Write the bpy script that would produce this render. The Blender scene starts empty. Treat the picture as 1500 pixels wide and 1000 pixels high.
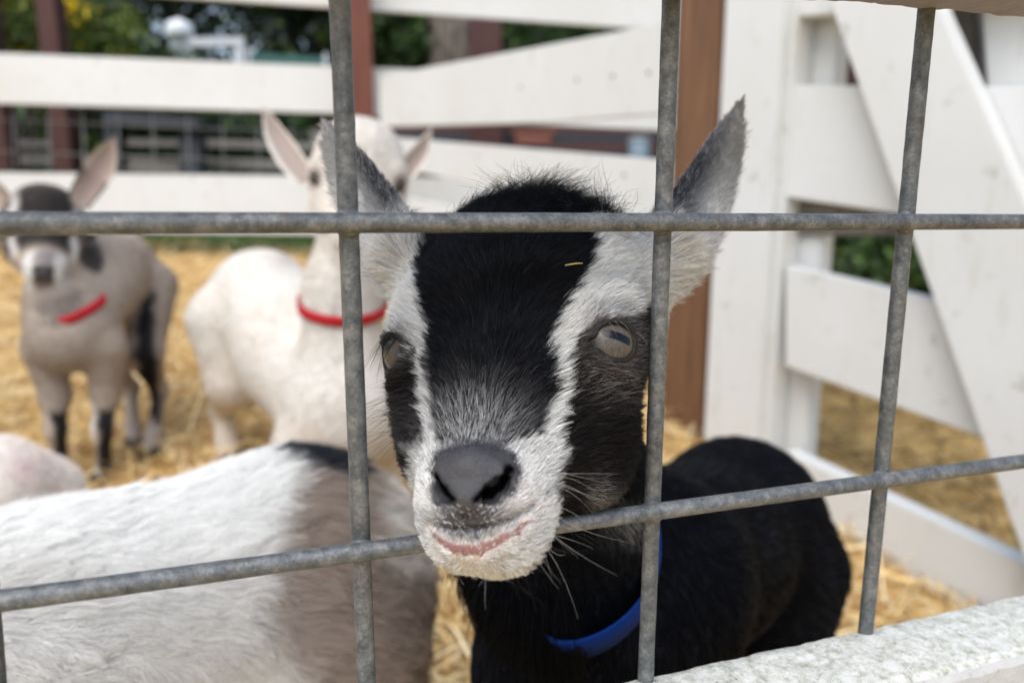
import bpy, bmesh, math, random
import numpy as np
from mathutils import Vector, Matrix, Quaternion, kdtree

# ------------------------------------------------------------------ camera, world, sun, exposure
SC = bpy.context.scene
COL = SC.collection
PITCH = math.radians(10.5)
FPX = 1050.0                         # focal length for a 1500 px wide picture
CAM = np.array([0.0, 0.0, 0.56])
FW = np.array([0, math.cos(PITCH), -math.sin(PITCH)])
UP = np.array([0, math.sin(PITCH), math.cos(PITCH)])
RT = np.array([1.0, 0, 0])
cd = bpy.data.cameras.new('camera')
cam = bpy.data.objects.new('camera', cd); COL.objects.link(cam)
cam.location = CAM; cam.rotation_euler = (math.pi/2 - PITCH, 0, 0)
cd.sensor_width = 36; cd.lens = 36*FPX/1500
cd.clip_start = 0.01; cd.clip_end = 300
cd.dof.use_dof = True; cd.dof.focus_distance = 0.235; cd.dof.aperture_fstop = 6.6
SC.camera = cam

SUN_EL, SUN_ROT = math.radians(58), math.radians(200)
W = bpy.data.worlds.new('World'); SC.world = W; W.use_nodes = True
nt = W.node_tree; nt.nodes.clear()
sky = nt.nodes.new('ShaderNodeTexSky'); sky.sky_type = 'NISHITA'; sky.sun_disc = False
sky.sun_elevation = SUN_EL; sky.sun_rotation = SUN_ROT; sky.dust_density = 2; sky.ozone_density = 1; sky.air_density = 1.2
hsv = nt.nodes.new('ShaderNodeHueSaturation'); hsv.inputs['Saturation'].default_value = 0.80
bgn = nt.nodes.new('ShaderNodeBackground'); bgn.inputs['Strength'].default_value = 0.15
wo = nt.nodes.new('ShaderNodeOutputWorld')
nt.links.new(sky.outputs[0], hsv.inputs['Color']); nt.links.new(hsv.outputs[0], bgn.inputs['Color']); nt.links.new(bgn.outputs[0], wo.inputs[0])
sd = bpy.data.lights.new('sun', 'SUN'); sd.energy = 1.5; sd.angle = math.radians(50); sd.color = (1.0, 0.99, 0.975)
so = bpy.data.objects.new('sun', sd); COL.objects.link(so)
sdir = Vector((math.sin(SUN_ROT)*math.cos(SUN_EL), math.cos(SUN_ROT)*math.cos(SUN_EL), math.sin(SUN_EL)))
so.rotation_euler = (-sdir).to_track_quat('-Z', 'Y').to_euler()
so.location = (0, 0, 6)
SC.view_settings.view_transform = 'Standard'; SC.view_settings.look = 'None'
SC.view_settings.exposure = 0.63; SC.view_settings.gamma = 1
SC.cycles.max_bounces = 8; SC.cycles.diffuse_bounces = 4; SC.cycles.glossy_bounces = 3
SC.cycles.transparent_max_bounces = 8; SC.cycles.caustics_reflective = False; SC.cycles.caustics_refractive = False
try:
    SC.cycles.use_denoising = True; SC.cycles.denoiser = 'OPENIMAGEDENOISE'
    SC.cycles_curves.shape = 'RIBBONS'
except Exception: pass

rng = np.random.default_rng(7); random.seed(7)

# ------------------------------------------------------------------ helpers
def P(px, py, t):
    return CAM + FW*t + RT*((px-750)/FPX*t) + UP*((500-py)/FPX*t)
def PP(pts, t=None):
    return np.array([P(*p) if len(p) == 3 else P(p[0], p[1], t) for p in pts])
def proj(X):
    d = X - CAM; t = d@FW
    return 750+FPX*(d@RT)/t, 500-FPX*(d@UP)/t, t
def raydir(px, py): return FW + RT*((px-750)/FPX) + UP*((500-py)/FPX)
def nrm(v): v = np.asarray(v, float); return v/np.maximum(np.linalg.norm(v, axis=-1, keepdims=True), 1e-12)
def camv_at(px, py, x, y, z):
    zz = -nrm(raydir(px, py)); xx = nrm(np.cross(UP, zz)); return x*xx+y*np.cross(zz, xx)+z*zz
def camv(x, y, z): return x*RT + y*UP - z*FW          # z points towards the camera
def plane_hit(px, py, a, n):
    d = raydir(px, py); return CAM + d*(((a-CAM)@n)/(d@n))
GX, GY = -0.045, 0.126
def gz(x, y): return GY*y + GX*x - .09*np.exp(-((x-.6)/.4)**2-((y-.85)/.5)**2)
GN = nrm([-GX, -GY, 1])
def ground_at(px, py):
    return plane_hit(px, py, np.zeros(3), GN)

def tag(o, label=None, cat=None, group=None, kind=None):
    if label: o['label'] = label
    if cat: o['category'] = cat
    if group: o['group'] = group
    if kind: o['kind'] = kind
    return o
def empty(name, loc, label, cat, group=None):
    o = bpy.data.objects.new(name, None); COL.objects.link(o); o.location = loc
    o.empty_display_size = 0.02
    return tag(o, label, cat, group)
def link(name, me, mat=None, parent=None, smooth=True):
    o = bpy.data.objects.new(name, me); COL.objects.link(o)
    if mat: me.materials.append(mat)
    if smooth:
        me.polygons.foreach_set('use_smooth', np.ones(len(me.polygons), bool))
    if parent is not None:
        o.parent = parent
        o.matrix_parent_inverse = Matrix.Translation(-Vector(parent.location))
    return o
def mesh(name, V, F, mat=None, parent=None, smooth=False, cols=None, wet=None):
    me = bpy.data.meshes.new(name)
    V = np.asarray(V, np.float32)
    if isinstance(F, np.ndarray) and F.ndim == 2:
        k = F.shape[1]
        me.vertices.add(len(V)); me.vertices.foreach_set('co', V.ravel())
        me.loops.add(F.size); me.loops.foreach_set('vertex_index', F.ravel().astype(np.int32))
        me.polygons.add(len(F)); me.polygons.foreach_set('loop_start', np.arange(0, F.size, k, dtype=np.int32))
        me.update(calc_edges=True)
    else:
        me.from_pydata([tuple(map(float, v)) for v in V], [], [tuple(map(int, f)) for f in F])
    if cols is not None:
        a = me.attributes.new('col', 'FLOAT_COLOR', 'POINT')
        c = np.ones((len(V), 4), np.float32); c[:, :3] = cols; a.data.foreach_set('color', c.ravel())
    if wet is not None:
        a = me.attributes.new('wet', 'FLOAT', 'POINT'); a.data.foreach_set('value', np.asarray(wet, np.float32))
    return link(name, me, mat, parent, smooth)

def prism(A, n, th, name, mat, parent=None, bev=0.002, sub=0, jit=0.0):
    """front corners A (4 world points, in order), pushed along n by th"""
    A = np.asarray(A, float); n = nrm(n)
    B = A + n*th
    V = np.vstack([A, B]); k = len(A)
    F = [list(range(k)), list(range(2*k-1, k-1, -1))] + [[i, i+k, (i+1) % k+k, (i+1) % k] for i in range(k)]
    bm = bmesh.new()
    vs = [bm.verts.new(tuple(v)) for v in V]
    for f in F: bm.faces.new([vs[i] for i in f])
    bmesh.ops.recalc_face_normals(bm, faces=bm.faces)
    if sub:
        bmesh.ops.subdivide_edges(bm, edges=[e for e in bm.edges if e.calc_length() > 0.05], cuts=sub, use_grid_fill=True)
        if jit:
            for v in bm.verts: v.co += Vector(rng.normal(0, jit, 3))
    if bev: bmesh.ops.bevel(bm, geom=[e for e in bm.edges if len(e.link_faces) == 2 and e.calc_face_angle() > 0.6], offset=bev, segments=2, affect='EDGES', clamp_overlap=True)
    me = bpy.data.meshes.new(name); bm.to_mesh(me); bm.free()
    return link(name, me, mat, parent, False)

def tube_geo(pts, rad, seg=12, caps=True):
    pts = np.asarray(pts, float); n = len(pts); rad = np.broadcast_to(np.asarray(rad, float), (n,))
    T = nrm(np.gradient(pts, axis=0))
    ref = np.array([0, 0, 1.0]) if abs(T[0][2]) < .9 else np.array([1.0, 0, 0])
    V = []
    a = nrm(np.cross(T[0], ref))
    for i in range(n):
        a = nrm(a - T[i]*(a@T[i])); b = np.cross(T[i], a)
        th = np.arange(seg)*2*math.pi/seg
        V.append(pts[i] + rad[i]*(np.cos(th)[:, None]*a + np.sin(th)[:, None]*b))
    V = np.vstack(V)
    F = [[i*seg+j, i*seg+(j+1) % seg, (i+1)*seg+(j+1) % seg, (i+1)*seg+j] for i in range(n-1) for j in range(seg)]
    if caps: F += [list(range(seg))[::-1], [(n-1)*seg+j for j in range(seg)]]
    return V, F
def tube(name, pts, rad, mat, parent=None, seg=12):
    V, F = tube_geo(pts, rad, seg); return mesh(name, V, F, mat, parent, True)

# ------------------------------------------------------------------ materials
def L3(r, g, b):
    f = lambda c: c/12.92 if c <= .04045 else ((c+.055)/1.055)**2.4
    return (f(r/255), f(g/255), f(b/255), 1)
def mat(name):
    m = bpy.data.materials.new(name); m.use_nodes = True
    n = m.node_tree; b = n.nodes['Principled BSDF']; return m, n, b
def NN(n, t, **kw):
    x = n.nodes.new(t)
    for k, v in kw.items(): setattr(x, k, v)
    return x
def noise(n, vec, scale, detail=4, rough=.6):
    x = NN(n, 'ShaderNodeTexNoise'); x.inputs['Scale'].default_value = scale; x.inputs['Detail'].default_value = detail
    x.inputs['Roughness'].default_value = rough
    if vec: n.links.new(vec, x.inputs['Vector'])
    return x.outputs['Fac']
def ramp(n, fac, stops):
    r = NN(n, 'ShaderNodeValToRGB'); e = r.color_ramp.elements
    while len(e) < len(stops): e.new(.5)
    for i, (p, c) in enumerate(stops): e[i].position = p; e[i].color = c if len(c) == 4 else (*c, 1)
    n.links.new(fac, r.inputs[0]); return r.outputs[0]
def mix(n, fac, a, b, mode='MIX'):
    x = NN(n, 'ShaderNodeMix', data_type='RGBA', blend_type=mode)
    for s, v in ((x.inputs[0], fac), (x.inputs[6], a), (x.inputs[7], b)):
        if isinstance(v, (int, float)): s.default_value = v
        elif isinstance(v, tuple): s.default_value = v
        else: n.links.new(v, s)
    return x.outputs[2]
def bump(n, b, h, strength=.3, dist=.001):
    x = NN(n, 'ShaderNodeBump'); x.inputs['Strength'].default_value = strength; x.inputs['Distance'].default_value = dist
    n.links.new(h, x.inputs['Height']); n.links.new(x.outputs[0], b.inputs['Normal'])
def pos(n, sc=(1, 1, 1)):
    g = NN(n, 'ShaderNodeNewGeometry'); m = NN(n, 'ShaderNodeMapping'); m.inputs['Scale'].default_value = sc
    n.links.new(g.outputs['Position'], m.inputs['Vector']); return m.outputs[0]
G4 = lambda v: (v, v, v, 1)

def white_paint(name, base=(.715, .73, .73, 1), dirt=.35):
    m, n, b = mat(name)
    p = pos(n)
    c = mix(n, ramp(n, noise(n, p, 3.0, 5), [(.35, G4(0)), (.75, G4(1))]), base, (base[0]*.92, base[1]*.90, base[2]*.86, 1))
    spots = ramp(n, noise(n, p, 26, 3, .7), [(.63, G4(0)), (.72, G4(1))])
    c = mix(n, spots, c, (base[0]*.72, base[1]*.70, base[2]*.64, 1))
    st = ramp(n, noise(n, pos(n, (14, 14, 2.5)), 2.2, 4, .7), [(.58, G4(0)), (.8, G4(dirt))])
    c = mix(n, st, c, (.45, .43, .34, 1))
    n.links.new(c, b.inputs['Base Color']); b.inputs['Roughness'].default_value = .5
    bump(n, b, noise(n, p, 120, 5, .65), .25, .001)
    return m
M_WHITE = white_paint('white_painted_wood')
M_WHITE2 = white_paint('older_white_paint', (.68, .695, .695, 1), .7)

def rail_mat(name='weathered_white_rail', k=1.0, kb=1.0):
    m, n, b = mat(name)
    p = pos(n); g = NN(n, 'ShaderNodeNewGeometry'); sp = NN(n, 'ShaderNodeSeparateXYZ'); n.links.new(g.outputs['True Normal'], sp.inputs[0])
    top = ramp(n, sp.outputs['Z'], [(.45, G4(0)), (.8, G4(1))])
    paint = mix(n, ramp(n, noise(n, p, 60, 5, .7), [(.35, G4(0)), (.7, G4(1))]), (.56*k, .57*k, .57*kb, 1), (.46*k, .47*k, .47*kb, 1))
    flake = ramp(n, noise(n, p, 330, 5, .75), [(.57, G4(0)), (.66, G4(1))])
    paint = mix(n, flake, paint, (.36, .34, .30, 1))
    l1 = ramp(n, noise(n, p, 190, 8, .82), [(.43, G4(0)), (.62, G4(.9))])
    l2 = ramp(n, noise(n, p, 420, 4, .8), [(.44, G4(0)), (.58, G4(1))])
    moss = mix(n, l2, (.40, .405, .31, 1), (.20, .21, .14, 1))
    topc = mix(n, l1, (.66, .655, .61, 1), moss)
    dk = ramp(n, noise(n, p, 260, 3, .6), [(.68, G4(0)), (.72, G4(.85))])
    topc = mix(n, dk, topc, (.06, .06, .05, 1))
    n.links.new(mix(n, top, paint, topc), b.inputs['Base Color']); b.inputs['Roughness'].default_value = .75
    h = mix(n, .5, noise(n, p, 140, 8, .75), noise(n, p, 600, 4, .7))
    bump(n, b, h, .42, .0012)
    return m
M_RAIL = rail_mat(); M_RAIL_SHADED = rail_mat('shade_toned_white_rail', .50, .66)  # second copy is darkened: shade on the upper rail put into its paint

def wood(name, a, bcol):
    m, n, b = mat(name)
    g = noise(n, pos(n, (30, 30, 1.6)), 3, 6, .65)
    n.links.new(ramp(n, g, [(.3, a), (.7, bcol)]), b.inputs['Base Color'])
    b.inputs['Roughness'].default_value = .65
    bump(n, b, g, .3, .001); return m
M_RED = wood('redwood_stained_post', L3(88, 46, 34), L3(122, 70, 52))
M_ORANGE = wood('orange_brown_post', L3(78, 52, 36), L3(128, 92, 62))
M_DKRED = wood('dark_red_post', L3(62, 32, 28), L3(84, 46, 38))
M_GREYWOOD = wood('weathered_grey_wood', L3(92, 88, 84), L3(128, 122, 116))
M_DARKWOOD = wood('dark_blue_grey_wood', L3(26, 29, 36), L3(48, 52, 60))

def galv():
    m, n, b = mat('galvanised_wire')
    p = pos(n)
    c = ramp(n, noise(n, p, 170, 9, .8), [(.34, (.05, .058, .068, 1)), (.5, (.13, .14, .145, 1)), (.64, (.25, .255, .25, 1))])
    tan = ramp(n, noise(n, p, 520, 7, .8), [(.56, G4(0)), (.68, G4(.75))])
    c = mix(n, tan, c, (.34, .31, .26, 1))
    dk = ramp(n, noise(n, p, 1500, 3, .7), [(.60, G4(0)), (.68, G4(.7))])
    c = mix(n, dk, c, (.04, .042, .046, 1))
    rust = ramp(n, noise(n, p, 70, 4, .7), [(.60, G4(0)), (.72, G4(.5))])
    c = mix(n, rust, c, (.12, .085, .06, 1))
    n.links.new(c, b.inputs['Base Color']); b.inputs['Metallic'].default_value = .35; b.inputs['Roughness'].default_value = .5
    bump(n, b, noise(n, p, 700, 5, .7), .55, .0006); return m
M_GALV = galv()
def plain(name, col, rough=.6, metal=0, ns=0, amt=.3):
    m, n, b = mat(name)
    if ns:
        c = mix(n, noise(n, pos(n), ns, 4), tuple(x*(1-amt) for x in col[:3])+(1,), tuple(min(1, x*(1+amt)) for x in col[:3])+(1,))
        n.links.new(c, b.inputs['Base Color'])
    else: b.inputs['Base Color'].default_value = col
    b.inputs['Roughness'].default_value = rough; b.inputs['Metallic'].default_value = metal
    return m
def attr_mat(name, rough=.6, spec=.3, sheen=0, nb=0):
    m, n, b = mat(name)
    a = NN(n, 'ShaderNodeAttribute', attribute_name='col')
    n.links.new(a.outputs['Color'], b.inputs['Base Color'])
    b.inputs['Roughness'].default_value = rough; b.inputs['Specular IOR Level'].default_value = spec
    if nb:
        bump(n, b, noise(n, pos(n), nb, 5, .7), .6, .001)
        w = NN(n, 'ShaderNodeAttribute', attribute_name='wet'); q = NN(n, 'ShaderNodeMath', operation='MULTIPLY'); q.inputs[1].default_value = spec
        n.links.new(w.outputs['Fac'], q.inputs[0]); n.links.new(q.outputs[0], b.inputs['Specular IOR Level'])
    return m
M_SKIN = attr_mat('goat_skin', .75, .2)
M_FACESKIN = attr_mat('goat_face_skin', .42, .5, nb=850)
M_LEAF = attr_mat('foliage', .55, .3)
M_STRAW = attr_mat('dry_straw', .55, .35)
def hair_mat(name, rough=.36, spec=.07, trans=.0):
    m, n, b = mat(name)
    a = NN(n, 'ShaderNodeAttribute', attribute_name='col')
    n.links.new(a.outputs['Color'], b.inputs['Base Color'])
    b.inputs['Roughness'].default_value = rough; b.inputs['Specular IOR Level'].default_value = spec
    return m
M_HAIR = hair_mat('goat_fur')
M_HAIR_SOFT = hair_mat('soft_goat_fur', .5, .05)
# ------------------------------------------------------------------ signed distance sculpting
class SDF:
    def __init__(s): s.ops = []
    def cone(s, a, b, ra, rb, k=.01, mode='add'): s.ops.append(('c', np.asarray(a, float), np.asarray(b, float), ra, rb, k, mode)); return s
    def ell(s, c, r, R=None, k=.01, mode='add'):
        s.ops.append(('e', np.asarray(c, float), np.asarray(r, float), np.eye(3) if R is None else np.asarray(R, float), 0, k, mode)); return s
    def chain(s, pts, rad, k=.01, mode='add'):
        for i in range(len(pts)-1): s.cone(pts[i], pts[i+1], rad[i], rad[i+1], k, mode)
        return s
    def __call__(s, X):
        d = np.full(X.shape[:-1], 1e3, np.float32)
        for o in s.ops:
            if o[0] == 'c':
                _, a, b, ra, rb, k, mode = o
                ba = b-a; L = ba@ba
                pa = X-a
                h = np.clip(pa@ba/max(L, 1e-12), 0, 1)
                e = np.linalg.norm(pa-h[..., None]*ba, axis=-1)-(ra+(rb-ra)*h)
            else:
                _, c, r, R, _, k, mode = o
                q = (X-c)@R.T
                k0 = np.linalg.norm(q/r, axis=-1); k1 = np.linalg.norm(q/(r*r), axis=-1)
                e = k0*(k0-1)/np.maximum(k1, 1e-9)
            if mode == 'add':
                h = np.maximum(k-np.abs(d-e), 0)/k
                d = np.minimum(d, e)-h*h*k*.25
            else:
                e = -e; h = np.maximum(k-np.abs(d-e), 0)/k
                d = np.maximum(d, e)+h*h*k*.25
        return d
    def grad(s, X, e=4e-4):
        g = np.stack([s(X+v)-s(X-v) for v in np.eye(3)*e], -1)
        return nrm(g)
    def hit(s, px, py, t0=.08, t1=1.8):
        d = raydir(px, py); L = np.linalg.norm(d); t = t0
        for _ in range(200):
            X = CAM+d*t; v = float(s(X[None])[0])
            if v < 2e-5: return X
            t += max(v, 1e-4)/L*.8
            if t > t1: return None
        return X

def surface_nets(f, lo, hi, vox):
    lo = np.asarray(lo, float); hi = np.asarray(hi, float)
    n = np.ceil((hi-lo)/vox).astype(int)+1
    ax = [lo[i]+np.arange(n[i])*vox for i in range(3)]
    D = np.empty(n, np.float32)
    YZ = np.stack(np.meshgrid(ax[1], ax[2], indexing='ij'), -1)
    step = max(1, 400000//(n[1]*n[2]))
    for i in range(0, n[0], step):
        xs = ax[0][i:i+step]
        X = np.empty((len(xs), n[1], n[2], 3)); X[..., 0] = xs[:, None, None]; X[..., 1:] = YZ
        D[i:i+step] = f(X)
    S = D < 0
    c = np.zeros(tuple(n-1)+(3,), np.float32); w = np.zeros(tuple(n-1), np.float32)
    for axis in range(3):
        o1, o2 = [a for a in range(3) if a != axis]
        for a in (0, 1):
            for b in (0, 1):
                s0 = [None]*3; s1 = [None]*3
                s0[axis] = slice(0, -1); s1[axis] = slice(1, None)
                for o, q in ((o1, a), (o2, b)):
                    s0[o] = s1[o] = slice(q, n[o]-1+q)
                d0, d1 = D[tuple(s0)], D[tuple(s1)]
                cr = (d0 < 0) != (d1 < 0)
                tt = np.where(cr, d0/np.where(cr, d0-d1, 1), 0)
                pt = [0, 0, 0]
                c[..., axis] += np.where(cr, tt, 0); c[..., o1] += cr*a; c[..., o2] += cr*b
                w += cr
    act = w > 0
    idx = -np.ones(act.shape, np.int64); idx[act] = np.arange(act.sum())
    ijk = np.argwhere(act)
    V = lo+(ijk+c[act]/w[act][:, None])*vox
    Q = []
    for axis in range(3):
        o1, o2 = [(1, 2), (2, 0), (0, 1)][axis]
        s0 = [slice(None)]*3; s1 = [slice(None)]*3; s0[axis] = slice(0, -1); s1[axis] = slice(1, None)
        cr = S[tuple(s0)] != S[tuple(s1)]
        e = np.argwhere(cr); e = e[(e[:, o1] > 0) & (e[:, o2] > 0) & (e[:, o1] < n[o1]-1) & (e[:, o2] < n[o2]-1)]
        ins = S[tuple(e.T)]
        def at(a, b):
            q = e.copy(); q[:, o1] -= a; q[:, o2] -= b; return idx[tuple(q.T)]
        q = np.stack([at(1, 1), at(0, 1), at(0, 0), at(1, 0)], 1)
        q[~ins] = q[~ins][:, ::-1]
        Q.append(q)
    Q = np.vstack(Q); Q = Q[(Q >= 0).all(1)]
    for _ in range(2):
        g = f.grad(V, vox*.3); V = V-g*f(V)[:, None]*.9
    return V, Q, f.grad(V, vox*.5)

def refine(f, V, Q, sel, cuts=1):
    """split the faces where sel(V) holds, pull the new points onto the surface; returns triangles"""
    bm = bmesh.new(); vs = [bm.verts.new(v) for v in V.tolist()]
    for q in Q.tolist():
        try: bm.faces.new([vs[i] for i in q])
        except ValueError: pass
    m = sel(V); bm.verts.index_update()
    ed = [e for e in bm.edges if m[e.verts[0].index] and m[e.verts[1].index]]
    bmesh.ops.subdivide_edges(bm, edges=ed, cuts=cuts, use_grid_fill=True)
    bmesh.ops.triangulate(bm, faces=bm.faces)
    bm.verts.index_update()
    V = np.array([v.co[:] for v in bm.verts]); T = np.array([[v.index for v in f_.verts] for f_ in bm.faces]); bm.free()
    for _ in range(2): g = f.grad(V, 2e-4); V = V-g*f(V)[:, None]*.9
    return V, T, f.grad(V, 2.5e-4)
def tri_of(Q): return np.vstack([Q[:, [0, 1, 2]], Q[:, [0, 2, 3]]])

def sample(V, Q, Nv, n):
    T = tri_of(Q) if Q.shape[1] == 4 else Q
    a, b, c = V[T[:, 0]], V[T[:, 1]], V[T[:, 2]]
    ar = np.linalg.norm(np.cross(b-a, c-a), axis=1); ar = ar/ar.sum()
    i = rng.choice(len(T), n, p=ar); u = rng.random(n); v = rng.random(n); f = u+v > 1; u[f] = 1-u[f]; v[f] = 1-v[f]
    w = 1-u-v
    X = a[i]*w[:, None]+b[i]*u[:, None]+c[i]*v[:, None]
    N = nrm(Nv[T[i, 0]]*w[:, None]+Nv[T[i, 1]]*u[:, None]+Nv[T[i, 2]]*v[:, None])
    return X, N

def vnoise(X, sc, seed=0):
    """cheap smooth value noise in [-1,1]"""
    X = X*sc+seed*17.3
    i = np.floor(X).astype(np.int64); f = X-i; f = f*f*(3-2*f)
    def h(a, b, c):
        n = (a*73856093) ^ (b*19349663) ^ (c*83492791) ^ (seed*2654435)
        n = (n ^ (n >> 13))*1274126177 & 0x7fffffff
        return ((n ^ (n >> 16)) & 0xffff)/32767.5-1
    r = 0
    for dx in (0, 1):
        for dy in (0, 1):
            for dz in (0, 1):
                w = (f[:, 0] if dx else 1-f[:, 0])*(f[:, 1] if dy else 1-f[:, 1])*(f[:, 2] if dz else 1-f[:, 2])
                r = r+w*h(i[:, 0]+dx, i[:, 1]+dy, i[:, 2]+dz)
    return r

def curves_obj(name, PTS, RAD, COLS, m, parent):
    """PTS (n,k,3), RAD (n,k), COLS (n,3)"""
    n, k, _ = PTS.shape
    hc = bpy.data.hair_curves.new(name)
    hc.add_curves([k]*n)
    hc.attributes['position'].data.foreach_set('vector', PTS.astype(np.float32).ravel())
    r = hc.attributes.get('radius') or hc.attributes.new('radius', 'FLOAT', 'POINT')
    r.data.foreach_set('value', RAD.astype(np.float32).ravel())
    c = hc.attributes.new('col', 'FLOAT_COLOR', 'CURVE')
    cc = np.ones((n, 4), np.float32); cc[:, :3] = np.clip(COLS, 0, 1); c.data.foreach_set('color', cc.ravel())
    hc.materials.append(m)
    o = bpy.data.objects.new(name, hc); COL.objects.link(o)
    o.parent = parent; o.matrix_parent_inverse = Matrix.Translation(-Vector(parent.location))
    return o

def fur(name, parent, X, N, comb, length, lift, col, rad, m, k=5, clump=.4, nclump=0.04, wild=.15, droop=.6, curl=0, colvar=.12):
    """hairs rooted at X; comb = desired direction (n,3); lift = angle off the skin (rad)"""
    n = len(X)
    comb = comb+rng.normal(0, wild, (n, 3))
    cx = comb-N*np.sum(comb*N, 1)[:, None]; cx = nrm(cx)
    lift = np.clip(lift*(1+rng.normal(0, .3, n)), .03, 1.5)
    length = length*np.clip(rng.normal(1, .22, n), .45, 1.6)
    s = np.linspace(0, 1, k)
    Pn = np.zeros((n, k, 3)); Pn[:, 0] = X-N*length[:, None]*.04
    for j in range(1, k):
        a = lift*(1-droop*(s[j]-.5/k))
        d = cx*np.cos(a)[:, None]+N*np.sin(a)[:, None]
        Pn[:, j] = Pn[:, j-1]+d*(length/(k-1))[:, None]
    if curl:
        side = np.cross(N, cx); ph = vnoise(X, 60, 3)*3+rng.normal(0, .5, n)
        for j in range(1, k):
            Pn[:, j] += side*(np.sin(s[j]*4+ph)*curl*length*s[j])[:, None]
    if clump > 0:
        nc = max(8, int(n*nclump)); ci = rng.choice(n, nc, replace=False)
        kd = kdtree.KDTree(nc)
        for q, i in enumerate(ci): kd.insert(X[i], q)
        kd.balance()
        near = np.fromiter((kd.find(x)[1] for x in X), np.int64, n)
        g = ci[near]
        cl = clump*np.clip(1+.5*rng.normal(size=n), 0, 2)
        dist = np.linalg.norm(X-X[g], axis=1)
        cl = cl*np.exp(-(dist/(length+1e-6))**2*.6)
        for j in range(1, k):
            wv = np.clip(cl*s[j]**1.2, 0, .93)[:, None]
            Pn[:, j] = Pn[:, j]*(1-wv)+Pn[g, j]*wv
    R = (rad if np.ndim(rad) else np.full(n, rad))[:, None]*(1-.85*s[None, :]**1.5)
    C = col*np.clip(1+rng.normal(0, colvar, n), .4, 1.7)[:, None]
    return curves_obj(name, Pn, R, C, m, parent)

def poly_sd(px, py, poly):
    """signed distance in px to a polygon, negative inside"""
    P0 = np.asarray(poly, float); d = np.full(px.shape, 1e18); ins = np.zeros(px.shape, bool)
    for i in range(len(P0)):
        a = P0[i]; b = P0[(i+1) % len(P0)]; e = b-a
        wx, wy = px-a[0], py-a[1]
        h = np.clip((wx*e[0]+wy*e[1])/(e@e+1e-9), 0, 1)
        d = np.minimum(d, (wx-e[0]*h)**2+(wy-e[1]*h)**2)
        c = ((a[1] <= py) & (b[1] > py)) | ((b[1] <= py) & (a[1] > py))
        xs = a[0]+(py-a[1])/(e[1] if e[1] else 1e-9)*e[0]
        ins ^= c & (px < xs)
    return np.where(ins, -1, 1)*np.sqrt(d)
def soft(x, a, b):
    t = np.clip((x-a)/(b-a), 0, 1); return t*t*(3-2*t)
def lay(C, m, col):
    col = np.asarray(col); col = col[:3][None] if col.ndim == 1 else col
    return C*(1-m[:, None])+col*m[:, None]

class Frame:
    """head frame: l = to the picture's right, n = towards the nose, f = out of the forehead (cm * scale)"""
    def __init__(s, O, N, Lx, scale=.01):
        s.O = np.asarray(O, float); s.N = nrm(N); l = np.asarray(Lx, float); s.L = nrm(l-s.N*(l@s.N)); s.F = np.cross(s.N, s.L)
        s.s = scale
        if s.F@FW > 0 and abs(s.F@FW) > .3: pass
        s.R = np.stack([s.L, s.N, s.F])
    def w(s, l, n, f): return s.O+(s.L*l+s.N*n+s.F*f)*s.s
    def loc(s, X): return ((X-s.O)@s.R.T)/s.s

def head_sdf(S, H, horn=False):
    s = H.s; w = H.w; R = H.R
    S.ell(w(0, -3.5, -2.9), np.array([3.9, 3.6, 3.7])*s, R, k=1.2*s)              # cranium
    for q in (-1, 1):
        S.ell(w(3.0*q, -.9, -2.0), np.array([1.35, 1.7, 1.5])*s, R, k=1.6*s)      # brow ridge
        S.ell(w(2.2*q, 1.2, -4.1), np.array([1.9, 2.6, 2.1])*s, R, k=1.6*s)       # cheek
        S.cone(w(2.6*q, 1.0, -2.9), w(1.1*q, 4.6, -2.2), 1.0*s, .8*s, k=1.4*s)    # zygomatic line
    S.chain([w(0, -2, -1.6), w(0, .6, -1.9), w(0, 3.4, -1.75), w(0, 4.7, -1.6)], np.array([2.5, 2.0, 1.5, 1.33])*s, k=1.5*s)
    S.ell(w(.06, 5.1, -1.75), np.array([1.55, 1.45, 1.4])*s, R, k=1.2*s)            # muzzle
    for q in (-1, 1): S.ell(w(.84*q, 5.6, -2.5), np.array([.92, 1.0, 1.1])*s, R, k=.7*s)   # lips
    S.chain([w(0, 0, -5.3), w(0, 3.4, -4.3), w(0, 5.2, -3.55)], np.array([2.1, 1.35, .8])*s, k=1.2*s)   # jaw
    S.ell(w(0, 5.4, -3.5), np.array([1.05, .85, .68])*s, R, k=.6*s)               # chin

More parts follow.
